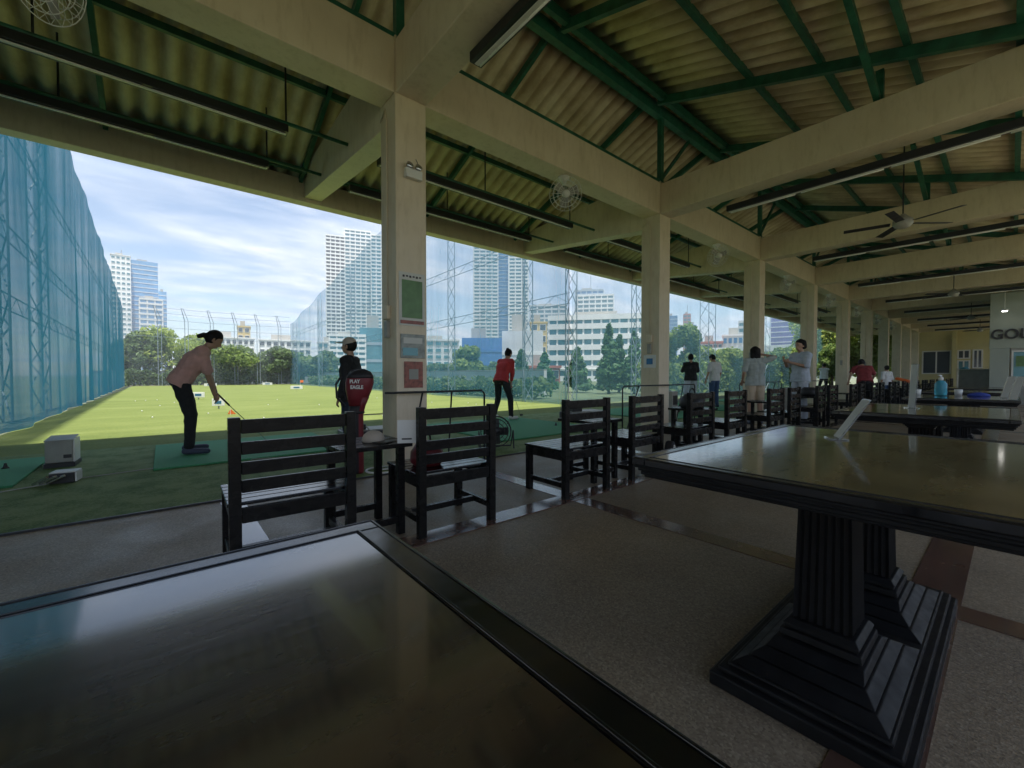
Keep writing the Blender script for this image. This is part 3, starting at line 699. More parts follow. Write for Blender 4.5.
for i, x in enumerate(COLX[2:8]):
    box_on_col(x, 1.78, f'cream junction box with conduit on the side of the {ordn[i] if i else "poster"} column')
t = thing('white_notice', 'white notice with blue picture on the side of the second column', 'notice', (7.65,4.76,1.27))
MB().box(-.006,-.14,0,-.001,.14,.26).build('sheet', M['white'], t); MB().box(-.010,-.07,.07,-.0065,.07,.19).build('blue_picture', M['winB'], t)

# ------------------------------------------------------------------ range side equipment
def rail_frame(x0, x1, y, label, left=True):
    t = thing('bag_rail', label, 'bag rail', (0,y,0), 0, 'thin steel bag rails along the turf edge')
    MB().tube(([(x0,0,0),(x0,0,.88)] if left else [])+[(x0+.04,0,.92),(x1-.04,0,.92),(x1,0,.88),(x1,0,0)], .013, 8).build('rail', M['blacksteel'], t, smooth=True)
    MB().tube([(x1-.5,.0,.91),(x1-.42,.22,0)], .011, 6).build('leg', M['blacksteel'], t)
    MB().tube([(x0+.5,.0,.91),(x0+.42,.22,0)], .011, 6).build('leg', M['blacksteel'], t)
rail_frame(1.85, 3.25, 4.46, 'thin steel bag rail passing in front of the poster column', False)
rail_frame(6.3, 8.95, 4.46, 'thin steel bag rail passing in front of the second column')
rail_frame(11.3, 14.3, 4.46, 'thin steel bag rail near the third column')
rail_frame(16.3, 19.5, 4.46, 'thin steel bag rail near the fourth column')
mats = [(-3.6,-1.15,6.3,8.25,'green hitting mat at the left edge with a black tee'),(-.1,2.15,6.35,8.5,'green hitting mat under the woman in the pink top'),(4.3,7.0,5.4,8.3,'green hitting mat under the woman in the red top'),
        (9.5,12.0,5.4,8.3,'green hitting mat right of the red woman by the ball tray'),(13.2,15.8,5.4,8.3,'green hitting mat under the pair left of the third column'),(18,20.6,5.4,8.3,'distant green hitting mat beyond the fourth column'),(26.5,30.5,5.4,8.3,'far green hitting mat below the golfer in white')]
for x0_,x1_,y0_,y1_,lab in mats:
    o = MB().box(x0_,y0_,.0125,x1_,y1_,.035).build('hitting_mat', M['mat'], bevel=.006); tag(o, lab, 'mat', 'green hitting mats')
for x, y, lab in ((-1.42,7.5,'black rubber tee on the mat at the left edge'),(5.9,7.2,'black rubber tee on the mat of the woman in red, left one'),(6.5,6.3,'black rubber tee on the mat of the woman in red, right one')):
    o = MB().lathe((x,y,.0355), [(.035,0),(.02,.02),(.012,.05),(.016,.06)], 10).build('rubber_tee', M['darkgrey'], smooth=True); tag(o, lab, 'tee')
# ball dispenser by the left mat
t = thing('ball_dispenser', 'grey metal ball dispenser box with open lid beside the left mat', 'ball dispenser', tuple(place(57,5.0,.013)), R(-3)); t.scale = (.78,.8,1.05)
MB().box(-.15,0,.05,.15,.40,.30).build('cabinet', M['grey'], t, bevel=.012)
MB().obox((0,.19,.318), (.31,.41,.014), Matrix.Rotation(R(4),3,'X')).build('lid', M['grey'], t, bevel=.004)
MB().box(-.155,.08,.06,-.151,.20,.26).build('dark_side_slot', M['darkgrey'], t); MB().box(.05,-.006,.10,.14,-.001,.14).build('badge', M['darkgrey'], t)
MB().box(.151,.02,.05,.17,.39,.31).build('clear_side_panel', M['white'], t); MB().box(-.16,-.03,0,.18,.42,.048).build('base', M['darkgrey'], t)
t = thing('tee_up_machine', 'small tee machine with white cover in front of the ball dispenser', 'tee machine', tuple(place(60,4.3,.013)), R(-8))
MB().box(-.08,-.08,.0,.11,.10,.10).build('body', M['darkgrey'], t, bevel=.01); MB().box(-.08,-.06,.102,.12,.11,.115).build('cover', M['white'], t, bevel=.004)
MB().box(.112,-.07,.01,.125,.10,.10).build('end_panel', M['white'], t)
for k in range(3): MB().bar((-.18+.05*k,-.1,.02),(-.05+.06*k,-.2,.10),.02,.02).build('lever', M['chrome'], t)
cb_ = MB().tube([(-3.4,5.3,.022),(-2.2,5.55,.022),(-1.4,5.95,.022),(-.7,6.35,.022),(.2,6.55,.022),(1.4,6.2,.022)], .006, 6).build('cable', M['grey'], smooth=True); tag(cb_, 'thin grey cable lying across the turf from the tee machine', 'cable')
# ball trays near the red woman
def ball_tray(loc, rz, label):
    t = thing('ball_tray', label, 'ball tray', loc, rz, 'dark ball tray machines along the bays')
    MB().box(-.55,-.28,0,.55,.28,.20).build('body', M['darkgrey'], t, bevel=.02); MB().box(-.50,-.24,.202,.5,.24,.22).build('tray', M['grey'], t)
    MB().box(-.5,-.2,.221,-.2,.2,.31).build('control_box', M['darkgrey'], t, bevel=.02)
    MB().tube([(-.5,.27,.2),(-.5,.27,.42),(.5,.27,.42),(.5,.27,.2)], .012, 6).build('guard_rail', M['chrome'], t)
    return t
b0 = ball_tray((8.1,6.9,.013), R(-8), 'dark ball tray machine just right of the woman in red')
for (x, y, lab) in ((2.75,6.9,'dark ball tray machine behind the back of the nearest chair'),(11.2,6.6,'dark ball tray machine left of the second column'),(14.1,5.2,'dark ball tray machine in front of the second column bay'),(20.6,6.2,'distant dark ball tray machine beyond the third column'),(25,6.2,'far dark ball tray machine beyond the fifth column')):
    dup(b0, (x,y,.013), R(-5), lab)
for x, y, lab in ((9.35,5.3,'grey upright ball machine cabinet left of the second column'),(14.2,4.25,'grey upright ball machine cabinet near the man in white t-shirt')):
    t = thing('machine_cabinet', lab, 'cabinet', (x,y,.013), R(5)); MB().box(-.16,-.16,0,.16,.16,.72).build('case', M['grey'], t, bevel=.02); MB().box(-.12,-.166,.40,.12,-.161,.62).build('panel', M['darkgrey'], t)
# floor fan
t = thing('floor_fan', 'round black floor fan on a stand behind the second chair', 'fan', (3.85,4.98,.013), R(-30))
m = Matrix.Rotation(R(-12),3,'X'); c = Vector((0,0,.26)); cg = MB()
for r_, d in ((.23,0),(.23,.05),(.18,-.03),(.12,-.04),(.06,-.045)): cg.ring(c+m@Vector((0,d,0)), r_, .006, 'y', 28, 5, m)
for k in range(16):
    a = 2*PI*k/16; e = Vector((math.cos(a),0,math.sin(a))); cg.tube([c+m@(e*.03+Vector((0,-.05,0))), c+m@(e*.23)], .003, 4)
cg.build('cage', M['darkgrey'], t)
bl = MB()
for k in range(4):
    q = m @ Matrix.Rotation(PI/2*k,3,'Y') @ Matrix.Rotation(R(25),3,'X'); bl.obox(c+m@Vector((0,.02,0))+q@Vector((.11,0,0)), (.16,.006,.12), q)
bl.build('blades', M['darkgrey'], t); MB().lathe(c+Vector((0,.05,0)), [(.03,-.06),(.06,-.04),(.06,.08),(.03,.1)], 12, m@Matrix.Rotation(R(90),3,'X')).build('motor', M['darkgrey'], t, smooth=True)
MB().tube([(-.25,-.12,.015),(-.26,0,.26),(-.25,.16,.015),(.25,.16,.015),(.26,0,.26),(.25,-.12,.015)], .012, 6).build('stand', M['darkgrey'], t)
# distance boards and flags on the field
pf = place(230, 11.8); t = thing('range_flag', 'small orange triangular flag on the grass right of the woman in pink', 'flag', (pf.x,pf.y,-.012)); t.scale = (.5,.5,.5)
MB().tube([(0,0,0),(0,0,.36)], .012, 6).build('flagpole', M['white'], t); MB().add([(0,0,.36),(.25,-.2,.06),(-.12,.1,.06),(0,0,.352),(.25,-.19,.052),(-.12,.11,.052)], [(0,1,2),(5,4,3),(0,3,4,1),(1,4,5,2),(2,5,3,0)]).build('pennant', M['orange'], t)
for x, y, w_, lab in ((place(198,19.3).x,place(198,19.3).y,.5,'white round edged target board on the grass behind the hands of the woman in pink'),(place(218,14.0).x,place(218,14.0).y,.36,'white target board on the grass right of the hands of the woman in pink'),(7.6,34,.8,'white target board on the grass left of the man with the cap'),(3.4,48,1.0,'small white board at the far edge of the grass by the trees'),(8.4,50,.9,'tiny white board at the far edge of the grass in the middle')):
    t = thing('target_board', lab, 'target board', (x,y,-.012), R(-20), 'white target boards on the grass')
    MB().obox((0,0,.22), (w_,.03,.24)).build('board', M['white'], t, bevel=.01); MB().obox((0,-.018,.22), (w_*.5,.004,.10)).build('mark', M['winB'], t); MB().box(-.02,.02,0,.02,.05,.3).build('stake', M['grey'], t)
for x, y, lab in ((9.0,39,'tiny orange flag far out on the grass'),):
    t = thing('range_flag', lab, 'flag', (x,y,-.012)); MB().tube([(0,0,0),(0,0,.7)], .012, 5).build('flagpole', M['white'], t); MB().box(0,-.01,.5,.25,.01,.7).build('pennant', M['orange'], t)

bm_ = MB(); bm_.lathe((0,0,0), [(.010,.002),(.017,.008),(.017,.026),(.010,.034)], 8)
b1 = None; rb_ = random.Random(9)
for k in range(24):
    y = rb_.uniform(11, 26); x = rb_.uniform(-1.6, 10.8)
    if b1 is None: b1 = bm_.build('golf_ball', M['white'], smooth=True); tag(b1, 'tiny white golf ball lying on the grass of the range', 'golf ball', 'golf balls scattered on the grass'); o = b1
    else: o = b1.copy(); C.objects.link(o)
    o.location = (x, y, -.012)
# ------------------------------------------------------------------ people
def capsule(m, p0, r0, p1, r1, n=12):
    p0, p1 = Vector(p0), Vector(p1); d = p1-p0; L = d.length
    if L < 1e-5: d = Vector((0,0,1)); L = 1e-4
    q = d.normalized().to_track_quat('Z','Y').to_matrix()
    prof = [(r0*math.cos(a), -r0*math.sin(a)) for a in (1.45,1.0,.5,0)] + [(r1*math.cos(a), L+r1*math.sin(a)) for a in (0,.5,1.0,1.45)]
    m.lathe(p0, prof, n, q)
def ellip(m, c, rx, ry, rz, rot=None, n=16):
    prof = [(math.cos(a), math.sin(a)) for a in np.linspace(-1.5,1.5,11)]
    o = len(m.v); m.lathe((0,0,0), prof, n)
    for i in range(o, len(m.v)):
        v = Vector((m.v[i][0]*rx, m.v[i][1]*ry, m.v[i][2]*rz))
        if rot is not None: v = rot @ v
        m.v[i] = tuple(Vector(c)+v)
def fuse(m, name, mat, parent, vox, sm=4):
    """melt overlapping tapered shapes into one continuous surface"""
    me = bpy.data.meshes.new('t'); me.from_pydata(m.v, [], m.f); me.update()
    o = bpy.data.objects.new('t', me); C.objects.link(o)
    rm = o.modifiers.new('r','REMESH'); rm.mode = 'VOXEL'; rm.voxel_size = vox
    s = o.modifiers.new('s','SMOOTH'); s.iterations = sm; s.factor = .5
    dg = bpy.context.evaluated_depsgraph_get(); dg.update()
    me2 = bpy.data.meshes.new_from_object(o.evaluated_get(dg))
    bpy.data.objects.remove(o); me2.name = name; me2.shade_smooth(); me2.materials.clear()
    return link(name, me2, mat, parent)
from mathutils import noise as mnoise
def folds(o, amp=.009, sd=0):
    me = o.data; nn = [v.normal.copy() for v in me.vertices]
    for v, n in zip(me.vertices, nn):
        p = v.co; a = mnoise.noise(Vector((p.x*16+sd, p.y*16, p.z*7))) + .6*mnoise.noise(Vector((p.x*9, p.y*9+sd, p.z*24)))
        v.co = p + n*amp*a
BASE = dict(pelvis=(0,0,.95), chest=(0,0,1.27), neck=(0,-.01,1.47), head=(0,.02,1.62), look=(0,1,0),
    shL=(-.17,0,1.41), shR=(.17,0,1.41), elL=(-.22,-.03,1.13), elR=(.22,-.03,1.13), wrL=(-.23,.05,.88), wrR=(.23,.05,.88),
    hipL=(-.09,0,.92), hipR=(.09,0,.92), knL=(-.10,.02,.50), knR=(.10,.02,.50), anL=(-.10,-.02,.09), anR=(.10,-.02,.09), toeL=(-.13,.15,.035), toeR=(.13,.15,.035))
def person(label, loc, rz, scale, pose, top, bottom, hair='short', sleeve=.6, leg=1.0, shoe='shoe', vox=.012, fem=False, curl=1.0, bulk=0):
    P = {k: Vector(v) for k, v in {**BASE, **pose}.items()}
    t = thing('person', label, 'person', loc, rz); t.scale = (scale,)*3
    lat = (P['shR']-P['shL']).normalized(); up = (P['neck']-P['pelvis']).normalized(); f3 = lat.cross(up)*-1
    def torso(m, g, low=0):
        wd = .06 if not fem else .05; g = g+.006+(bulk if g > .01 else 0)
        if g > .01:
            for dz, dx_ in ((.06,.075),(-.01,.085),(-.07,.09)): capsule(m, P['pelvis']+up*dz-lat*dx_, .098+g, P['pelvis']+up*dz+lat*dx_, .098+g)
        for s in (-1,0,1):
            capsule(m, P['pelvis']+lat*s*.055, .105+g, P['chest']*.5+P['pelvis']*.5+lat*s*wd, .095+g)
            capsule(m, P['chest']*.5+P['pelvis']*.5+lat*s*wd, .095+g, P['chest']+lat*s*.065, .112+g)
        capsule(m, P['chest']+lat*.05, .11+g, P['neck']*.75+P['shR']*.25-up*.04, .06+g); capsule(m, P['chest']-lat*.05, .11+g, P['neck']*.75+P['shL']*.25-up*.04, .06+g)
        capsule(m, P['shL'], .056+g, P['shR'], .056+g)
    b = MB(); torso(b, 0)
    capsule(b, P['neck']-up*.03, .055, P['head'], .05)
    lk = P['look'].normalized(); hx = lk.cross(Vector((0,0,1)))
    if hx.length < .1: hx = lat.copy()
    hx.normalize(); hu = hx.cross(lk); hm = Matrix((hx, lk, hu)).transposed(); hc = P['head']
    ellip(b, hc+hu*.02, .076, .095, .108, hm)
    ellip(b, hc+lk*.035-hu*.055, .052, .06, .05, hm)
    capsule(b, hc+lk*.088+hu*.015, .012, hc+lk*.108-hu*.018, .016, 8)
    capsule(b, hc+lk*.088-hu*.045-hx*.015, .011, hc+lk*.088-hu*.045+hx*.015, .011, 8)
    for s in (-1,1): capsule(b, hc+hx*.077*s-lk*.005+hu*.015, .016, hc+hx*.079*s-hu*.025, .012, 8)
    for s in 'LR':
        sh, el, wr, hp, kn, an, to = [P[k+s] for k in ('sh','el','wr','hip','kn','an','toe')]
        capsule(b, sh, .052, el, .038); capsule(b, el, .039, wr, .025)
        hd = (wr-el).normalized(); sx = hd.cross(f3); sx = sx.normalized() if sx.length > .1 else lat
        pal = hd.cross(sx).normalized()
        for k in (-1.2,0,1.2): capsule(b, wr+hd*.01+sx*k*.010, .017, wr+hd*.075+sx*k*.017, .013, 8)
        for k, L in ((-1.5,.055),(-.5,.07),(.5,.075),(1.5,.062)):
            a = wr+hd*.08+sx*k*.018; c_ = a+hd*L*.5; e = c_+(hd*(1-.5*curl)+pal*.7*curl).normalized()*L*.55
            capsule(b, a, .0095, c_, .009, 6); capsule(b, c_, .009, e, .0075, 6)
        a = wr+hd*.03+sx*.03; c_ = a+(hd*.6+sx*.8).normalized()*.035; capsule(b, a, .012, c_, .010, 6); capsule(b, c_, .010, c_+hd*.03+pal*.01, .008, 6)
        capsule(b, hp, .085, kn, .055); capsule(b, kn, .056, kn*.6+an*.4, .052); capsule(b, kn*.6+an*.4, .052, an, .034)
        capsule(b, an-Vector((0,.03,.045)), .035, to, .026)
    fuse(b, 'body', M['skin'], t, vox)
    m = MB(); torso(m, .018)
    for s in 'LR':
        sh, el, wr = P['sh'+s], P['el'+s], P['wr'+s]
        if sleeve > 1: capsule(m, sh, .07, el, .056); capsule(m, el, .056, el.lerp(wr, sleeve-1), .044)
        else: capsule(m, sh, .072, sh.lerp(el, sleeve), .066)
    tp = fuse(m, 'top', M[top], t, vox, 5)
    for v in tp.data.vertices:
        dd = (v.co-P['pelvis']).dot(up)
        if dd < -.08 and all((v.co-P['wr'+q]).length > .16 for q in 'LR'): v.co -= up*(dd+.08)
    folds(tp, .010, len(label))
    m = MB()
    for s in (-1,1): capsule(m, P['pelvis']-up*.02+lat*s*.05, .108, P['hip'+('L' if s<0 else 'R')], .102)
    for s in 'LR':
        hp, kn, an = P['hip'+s], P['kn'+s], P['an'+s]
        if leg > .55: capsule(m, hp, .103, kn, .073); capsule(m, kn, .073, kn.lerp(an, (leg-.5)*2*.97), .056)
        else: capsule(m, hp, .105, hp.lerp(kn, leg*2), .095)
    folds(fuse(m, 'trousers' if leg > .55 else 'shorts', M[bottom], t, vox, 5), .008, len(label)+3)
    for s in 'LR':
        m = MB(); an, to = P['an'+s], P['toe'+s]
        capsule(m, an-Vector((0,.035,.042)), .046, an+Vector((0,.0,-.02)), .044); capsule(m, an-Vector((0,.03,.048)), .042, to+Vector((0,0,.002)), .036)
        for i, v in enumerate(m.v): m.v[i] = (v[0], v[1], max(v[2], .002+min(an.z-.09, to.z-.035)*0))
        o = fuse(m, 'shoe', M[shoe], t, .010, 2)
    m = MB()
    ellip(m, hc+hu*.030-lk*.016, .089, .104, .115, hm)
    if hair in ('bun','pony'):
        bc = hc-lk*.085+hu*.07 if hair == 'bun' else hc-lk*.125-hu*.01
        capsule(m, bc, .048 if hair == 'bun' else .034, bc-lk*(.012 if hair == 'bun' else .03)-hu*(.0 if hair=='bun' else .05), .044 if hair == 'bun' else .030)
    if hair == 'full':
        for s in (-1,0,1): capsule(m, hc+hx*.045*s-lk*.03+hu*.06, .064, hc+hx*.05*s-lk*.045-hu*.03, .052)
    if hair == 'bob':
        for s in (-1,0,1): capsule(m, hc+hx*.05*s-lk*.03+hu*.05, .06, hc+hx*.055*s-lk*.045-hu*.10, .05)
    # keep the face free
    cutc = hc+lk*.13-hu*.045
    for i, v in enumerate(m.v):
        dlt = Vector(v)-hc
        if dlt.dot(lk) > .02 and dlt.dot(hu) < .06: m.v[i] = tuple(Vector(v)-lk*(dlt.dot(lk)-.02)*.9)
    fuse(m, 'hair', M['hair'], t, .010, 3)
    e = MB()
    for s in (-1,1): ellip(e, hc+lk*.083+hu*.022+hx*s*.03, .011, .008, .007, hm, 8)
    e.build('eyes', M['darkgrey'], t, smooth=True)
    if hair == 'cap':
        m = MB(); ellip(m, hc+hu*.06-lk*.008, .092, .105, .085, hm); fuse(m, 'cap', M['cap'], t, .008, 2)
        MB().obox(hc+hu*.062+lk*.135, (.14,.10,.008), hm).build('cap_brim', M['cap'], t, bevel=.003)
    return t, P
def club(label, p_hand, p_head, up=.25, parent=None):
    t = thing('golf_club', label, 'golf club', p_head)
    h = Vector(p_hand)-Vector(p_head); d = h.normalized()
    MB().tube([(0,0,.02), h*.8], .006, 6).build('shaft', M['chrome'], t); MB().tube([h*.8, h+d*.10], .013, 8).build('grip', M['darkgrey'], t, smooth=True)
    MB().obox((.03,0,.025), (.09,.03,.05)).build('club_head', M['darkgrey'], t, bevel=.008)
def wpt(loc, rz, s, v):
    return Vector(loc)+Matrix.Rotation(rz,3,'Z')@(Vector(v)*s)

# woman in pink addressing the ball
L = (.30,7.36,.036); rz = R(-92); s = 1.05
pose = dict(pelvis=(0,-.11,.97), chest=(0,.05,1.22), neck=(0,.165,1.385), head=(0,.255,1.51), look=(0,.80,-.60), shL=(-.15,.12,1.335), shR=(.15,.12,1.335),
    elL=(-.12,.20,1.05), elR=(.13,.18,1.05), wrL=(-.03,.27,.80), wrR=(.03,.25,.775), hipL=(-.10,-.10,.93), hipR=(.10,-.10,.93), knL=(-.14,.0,.50), knR=(.14,-.01,.50), anL=(-.17,-.03,.09), anR=(.17,-.03,.09), toeL=(-.21,.16,.035), toeR=(.21,.16,.035))
person('woman in dusty pink top and black trousers bending over her golf club', L, rz, s, pose, 'pink', 'blackc', 'pony', .85, fem=True, vox=.010, bulk=.010)
club('golf club held by the woman in pink, its head down on the mat', wpt(L,rz,s,(0,.30,.76)), wpt(L,rz,s,(-.05,.92,.0))+Vector((0,0,0)))
# man with cap behind the bag
L = (1.99,5.86,.013); rz = R(48)
person('man in beige cap and black jacket standing behind the red golf bag', L, rz, .925, dict(elR=(.23,-.05,1.14), wrR=(.2,.08,.9), elL=(-.24,-.02,1.14), wrL=(-.25,.06,.88)), 'blackc', 'navy', 'cap', 1.9, shoe='shoe', vox=.010)
# woman in red
L = (6.47,8.05,.036); rz = R(-75); s = 1.03
pose = dict(pelvis=(0,-.11,.96), chest=(0,.0,1.24), neck=(0,.10,1.42), head=(0,.17,1.555), look=(0,.7,-.7), shL=(-.17,.07,1.37), shR=(.17,.07,1.37),
    elL=(-.14,.15,1.09), elR=(.15,.14,1.09), wrL=(-.03,.25,.86), wrR=(.03,.23,.83), hipL=(-.10,-.10,.93), hipR=(.10,-.10,.93), knL=(-.19,.02,.50), knR=(.17,.02,.50), anL=(-.27,-.03,.09), anR=(.23,-.03,.09), toeL=(-.32,.15,.035), toeR=(.27,.16,.035))
person('woman with hair bun in red long sleeved top and black leggings bending over her club', L, rz, s, pose, 'redc', 'blackc', 'bun', 1.6, shoe='shoew', fem=True)
club('golf club held by the woman in the red top', wpt(L,rz,s,(0,.27,.82)), wpt(L,rz,s,(-.1,.85,0)))
fold = dict(elL=(-.25,.06,1.17), elR=(.25,.06,1.17), wrL=(-.02,.20,1.20), wrR=(.02,.18,1.16))
person('person in black t-shirt and grey shorts standing with folded arms, seen from behind', (13.75,7.0,.036), R(-48), 1.03, dict(fold, knL=(-.14,.0,.5), anL=(-.19,-.02,.09), toeL=(-.23,.15,.035)), 'blackc', 'palegrey', 'short', .9, leg=.5, shoe='shoew')
person('man in white t-shirt and blue jeans looking down with arms hanging', (14.3,6.45,.036), R(-20), 1.03, dict(look=(-.1,.7,-.7), head=(-.02,.06,1.60), elL=(-.27,-.02,1.14), wrL=(-.31,.04,.9)), 'whitec', 'jeans', 'short', .8)
person('woman with dark bob hair and beige shorts raising her elbow, seen from behind', (10.35,3.75,0), R(-52), 1.02, dict(head=(-.01,.02,1.60), elR=(.40,.02,1.50), wrR=(.17,.10,1.56), elL=(-.25,-.06,1.16), wrL=(-.24,.08,.98)), 'greyc', 'beige', 'bob', .8, leg=.45, fem=True)
person('woman in pale blue grey top and light grey trousers, hands held before her chest', (11.35,3.15,0), R(60), 1.11, dict(elL=(-.24,.10,1.18), elR=(.22,.12,1.20), wrL=(-.08,.33,1.27), wrR=(.04,.36,1.33), look=(-.1,1,-.15)), 'bluegrey', 'palegrey', 'full', .9, shoe='shoew', fem=True)
person('man in dark red t-shirt leaning forward over the black chairs', (16.7,2.95,0), R(-70), 1.02, dict(pelvis=(0,-.10,.93), chest=(0,.08,1.20), neck=(0,.26,1.36), head=(0,.37,1.46), look=(0,.8,-.5), shL=(-.17,.20,1.32), shR=(.17,.20,1.32), elL=(-.30,.05,1.16), elR=(.30,.30,1.1), wrL=(-.36,.02,.92), wrR=(.26,.46,.90), hipL=(-.09,-.10,.91), hipR=(.09,-.10,.91)), 'maroon', 'blackc', 'short', .8)
person('distant golfer in white top and dark cap finishing a swing', (29.0,6.9,.036), R(-80), 1.0, dict(chest=(0,.05,1.26), elL=(-.12,.28,1.45), elR=(.10,.25,1.4), wrL=(-.05,.30,1.66), wrR=(0,.30,1.64), knL=(-.2,.02,.5), anL=(-.27,-.02,.09)), 'whitec', 'blackc', 'short', .9)
person('small distant person in white shirt standing behind the man in dark red', (21.4,3.1,0), R(-40), .85, dict(), 'whitec', 'jeans', 'short', .9)
o = MB().obox((22.2,2.7,.92), (.5,.5,.10), Matrix.Rotation(R(18),3,'X')).build('orange_towel', M['orange'], bevel=.04); tag(o, 'orange towel laid over a distant black chair', 'towel')

# golf bag on its ring stand
t = thing('golf_bag', 'red golf bag with white lettering in front of the man with the cap', 'golf bag', (1.66,4.72,.0), -YAW+R(6)); t.scale = (.84,.88,.97)
prof = [(.085,.02),(.093,.04),(.090,.40),(.088,.70),(.104,.80),(.140,.90),(.170,.99),(.182,1.07),(.168,1.145),(.12,1.195),(.045,1.22)]
SH = lambda z: .13*max(0, z-.68)
for nm_, pr_, mt_ in (('lower_body', prof[:5], 'bagblack'), ('hood', prof[4:], 'bagred')):
    bd = MB().lathe((0,0,0), pr_, 24); bd.v = [(x+SH(z), y*.72, z) for x, y, z in bd.v]; bd.build(nm_, M[mt_], t, smooth=True)
pn = MB()
def half(prof_, a0, a1, g, n=12):
    o = len(pn.v)
    for (r_, z) in prof_:
        for j in range(n+1):
            a = a0+(a1-a0)*j/n; pn.v.append(((r_+g)*math.cos(a)+SH(z), (r_+g)*math.sin(a)*.72, z))
    for i in range(len(prof_)-1):
        for j in range(n): pn.f.append((o+i*(n+1)+j, o+i*(n+1)+j+1, o+(i+1)*(n+1)+j+1, o+(i+1)*(n+1)+j))
MB().tube([(.094*math.cos(a)+.005,.094*.72*math.sin(a)-.002,.725) for a in np.linspace(0,2*PI,25)], .016, 6).build('neck_band', M['bagblack'], t, smooth=True)
MB().tube([(-.11,-.09,.88),(-.135,-.085,1.0),(-.11,-.10,1.12),(-.03,-.10,1.20),(.06,-.08,1.235)], .007, 6).build('zip', M['bagblack'], t, smooth=True)
ht = MB().lathe((0,0,0), [(.176,1.12),(.162,1.155),(.124,1.197),(.048,1.225)], 20); ht.v = [(x*1.01+SH(z), y*.74, z) for x, y, z in ht.v]; ht.build('hood_top', M['bagblack'], t, smooth=True)
MB().box(-.065,-.09,.22,.03,-.06,.58).build('pocket', M['bagblack'], t, bevel=.015)
half(prof[:6], R(-60), R(0), .006)
sp_ = pn.build('red_side_panel', M['bagred'], t, smooth=True); sm = sp_.modifiers.new('th','SOLIDIFY'); sm.thickness = .005
MB().tube([(-.13,-.04,.80),(-.22,-.08,.9),(-.23,-.08,1.05),(-.17,-.06,1.14)], .014, 6).build('shoulder_strap', M['bagblack'], t, smooth=True)
for k, (s_, z) in enumerate((('PLAY', 1.065), ('EAGLE', 1.0))):
    tx = bpy.data.curves.new('lettering', 'FONT'); tx.body = s_; tx.size = .056; tx.extrude = .002; tx.offset = .002
    o = bpy.data.objects.new('lettering', tx); C.objects.link(o); tx.materials.append(M['white']); o.parent = t; o.location = (-.035+.008*k, -.156, z); o.rotation_euler = (R(90),0,0); text_mesh(o)
t = thing('round_base', 'white ring shaped stand on the floor around the foot of the red golf bag', 'stand', (1.93,4.68,.02))
MB().ring((0,0,0), .165, .012, 'z', 32, 6).build('ring', M['white'], t, smooth=True); MB().ring((.03,0,.02), .08, .008, 'z', 24, 6).build('inner_ring', M['white'], t, smooth=True)
MB().tube([(.0,.05,.02),(.0,.08,.35),(-.1,.2,.5)], .008, 6).build('cord', M['grey'], t)

# ------------------------------------------------------------------ nets, poles
def net(name, label, p0, p1, z0, z1a, z1b, mat, amp=.1, seed=1, du=.3, nz=7, group=None):
    p0, p1 = Vector(p0), Vector(p1); d = (p1-p0); L = d.length; d.normalize(); nn = Vector((-d.y,d.x,0))
    nu = int(L/du); r_ = random.Random(seed); ph = [(r_.uniform(.5,1.1), r_.uniform(1.6,3.2), r_.uniform(0,6)) for _ in range(5)]
    vs = []; f = []
    for i in range(nu+1):
        u = L*i/nu; zt = z1a+(z1b-z1a)*u/L + .12*math.sin(u*.9+seed)
        for j in range(nz+1):
            w_ = j/nz; o = sum(a*math.sin(b*u+c+.6*w_*math.sin(b+u*.3)) for a,b,c in ph)/5*amp*(1.2-w_)
            p = p0+d*u+nn*o; vs.append((p.x,p.y,z0+(zt-z0)*w_))
    k = nz+1
    for i in range(nu):
        for j in range(nz): f.append((i*k+j,(i+1)*k+j,(i+1)*k+j+1,i*k+j+1))
    me = bpy.data.meshes.new(name); me.from_pydata(vs,[],f); me.shade_smooth()
    o = link(name, me, M[mat]); tag(o, label, 'net', group); return o
net('range_net', 'tall dense blue netting along the left side of the range', (-2.15,5,0), (-3.0,57.2,0), 0, 9.6, 7.9, 'netL', .26, 1)
net('range_net', 'sheer blue netting along the right side of the grass, ending at the far corner', (11.6,10.6,0), (12.1,57,0), 0, 13.5, 7.3, 'netR', .22, 3)
net('range_net', 'pale sheer netting close in front of the trees right of the grass', (11.7,10.6,0), (46,10.9,0), 0, 13.0, 12, 'netC', .22, 5)
net('range_net', 'fine grey netting strung between the poles across the far end', (-3.0,57.4,0), (12.1,57.4,0), 0, 7.6, 7.3, 'netF', .1, 7)
def lattice(loc, h, w_, label, group, r_=.018, step=.75, rz=0, name='lattice_mast'):
    t = thing(name, label, 'mast', loc, rz, group); m = MB(); cs = [(-w_/2,-w_/3),(w_/2,-w_/3),(0,w_/2)]
    for c_ in cs: m.tube([(c_[0],c_[1],0),(c_[0],c_[1],h)], r_, 5)
    m.build('legs', M['pole'], t)
    b = MB(); z = 0; k = 0
    while z+step <= h:
        for i in range(3):
            a, c_ = cs[i], cs[(i+1)%3]
            if k % 2: a, c_ = c_, a
            b.tube([(a[0],a[1],z),(c_[0],c_[1],z+step)], r_*.75, 4, False)
        z += step; k += 1
    b.build('bracing', M['pole'], t)
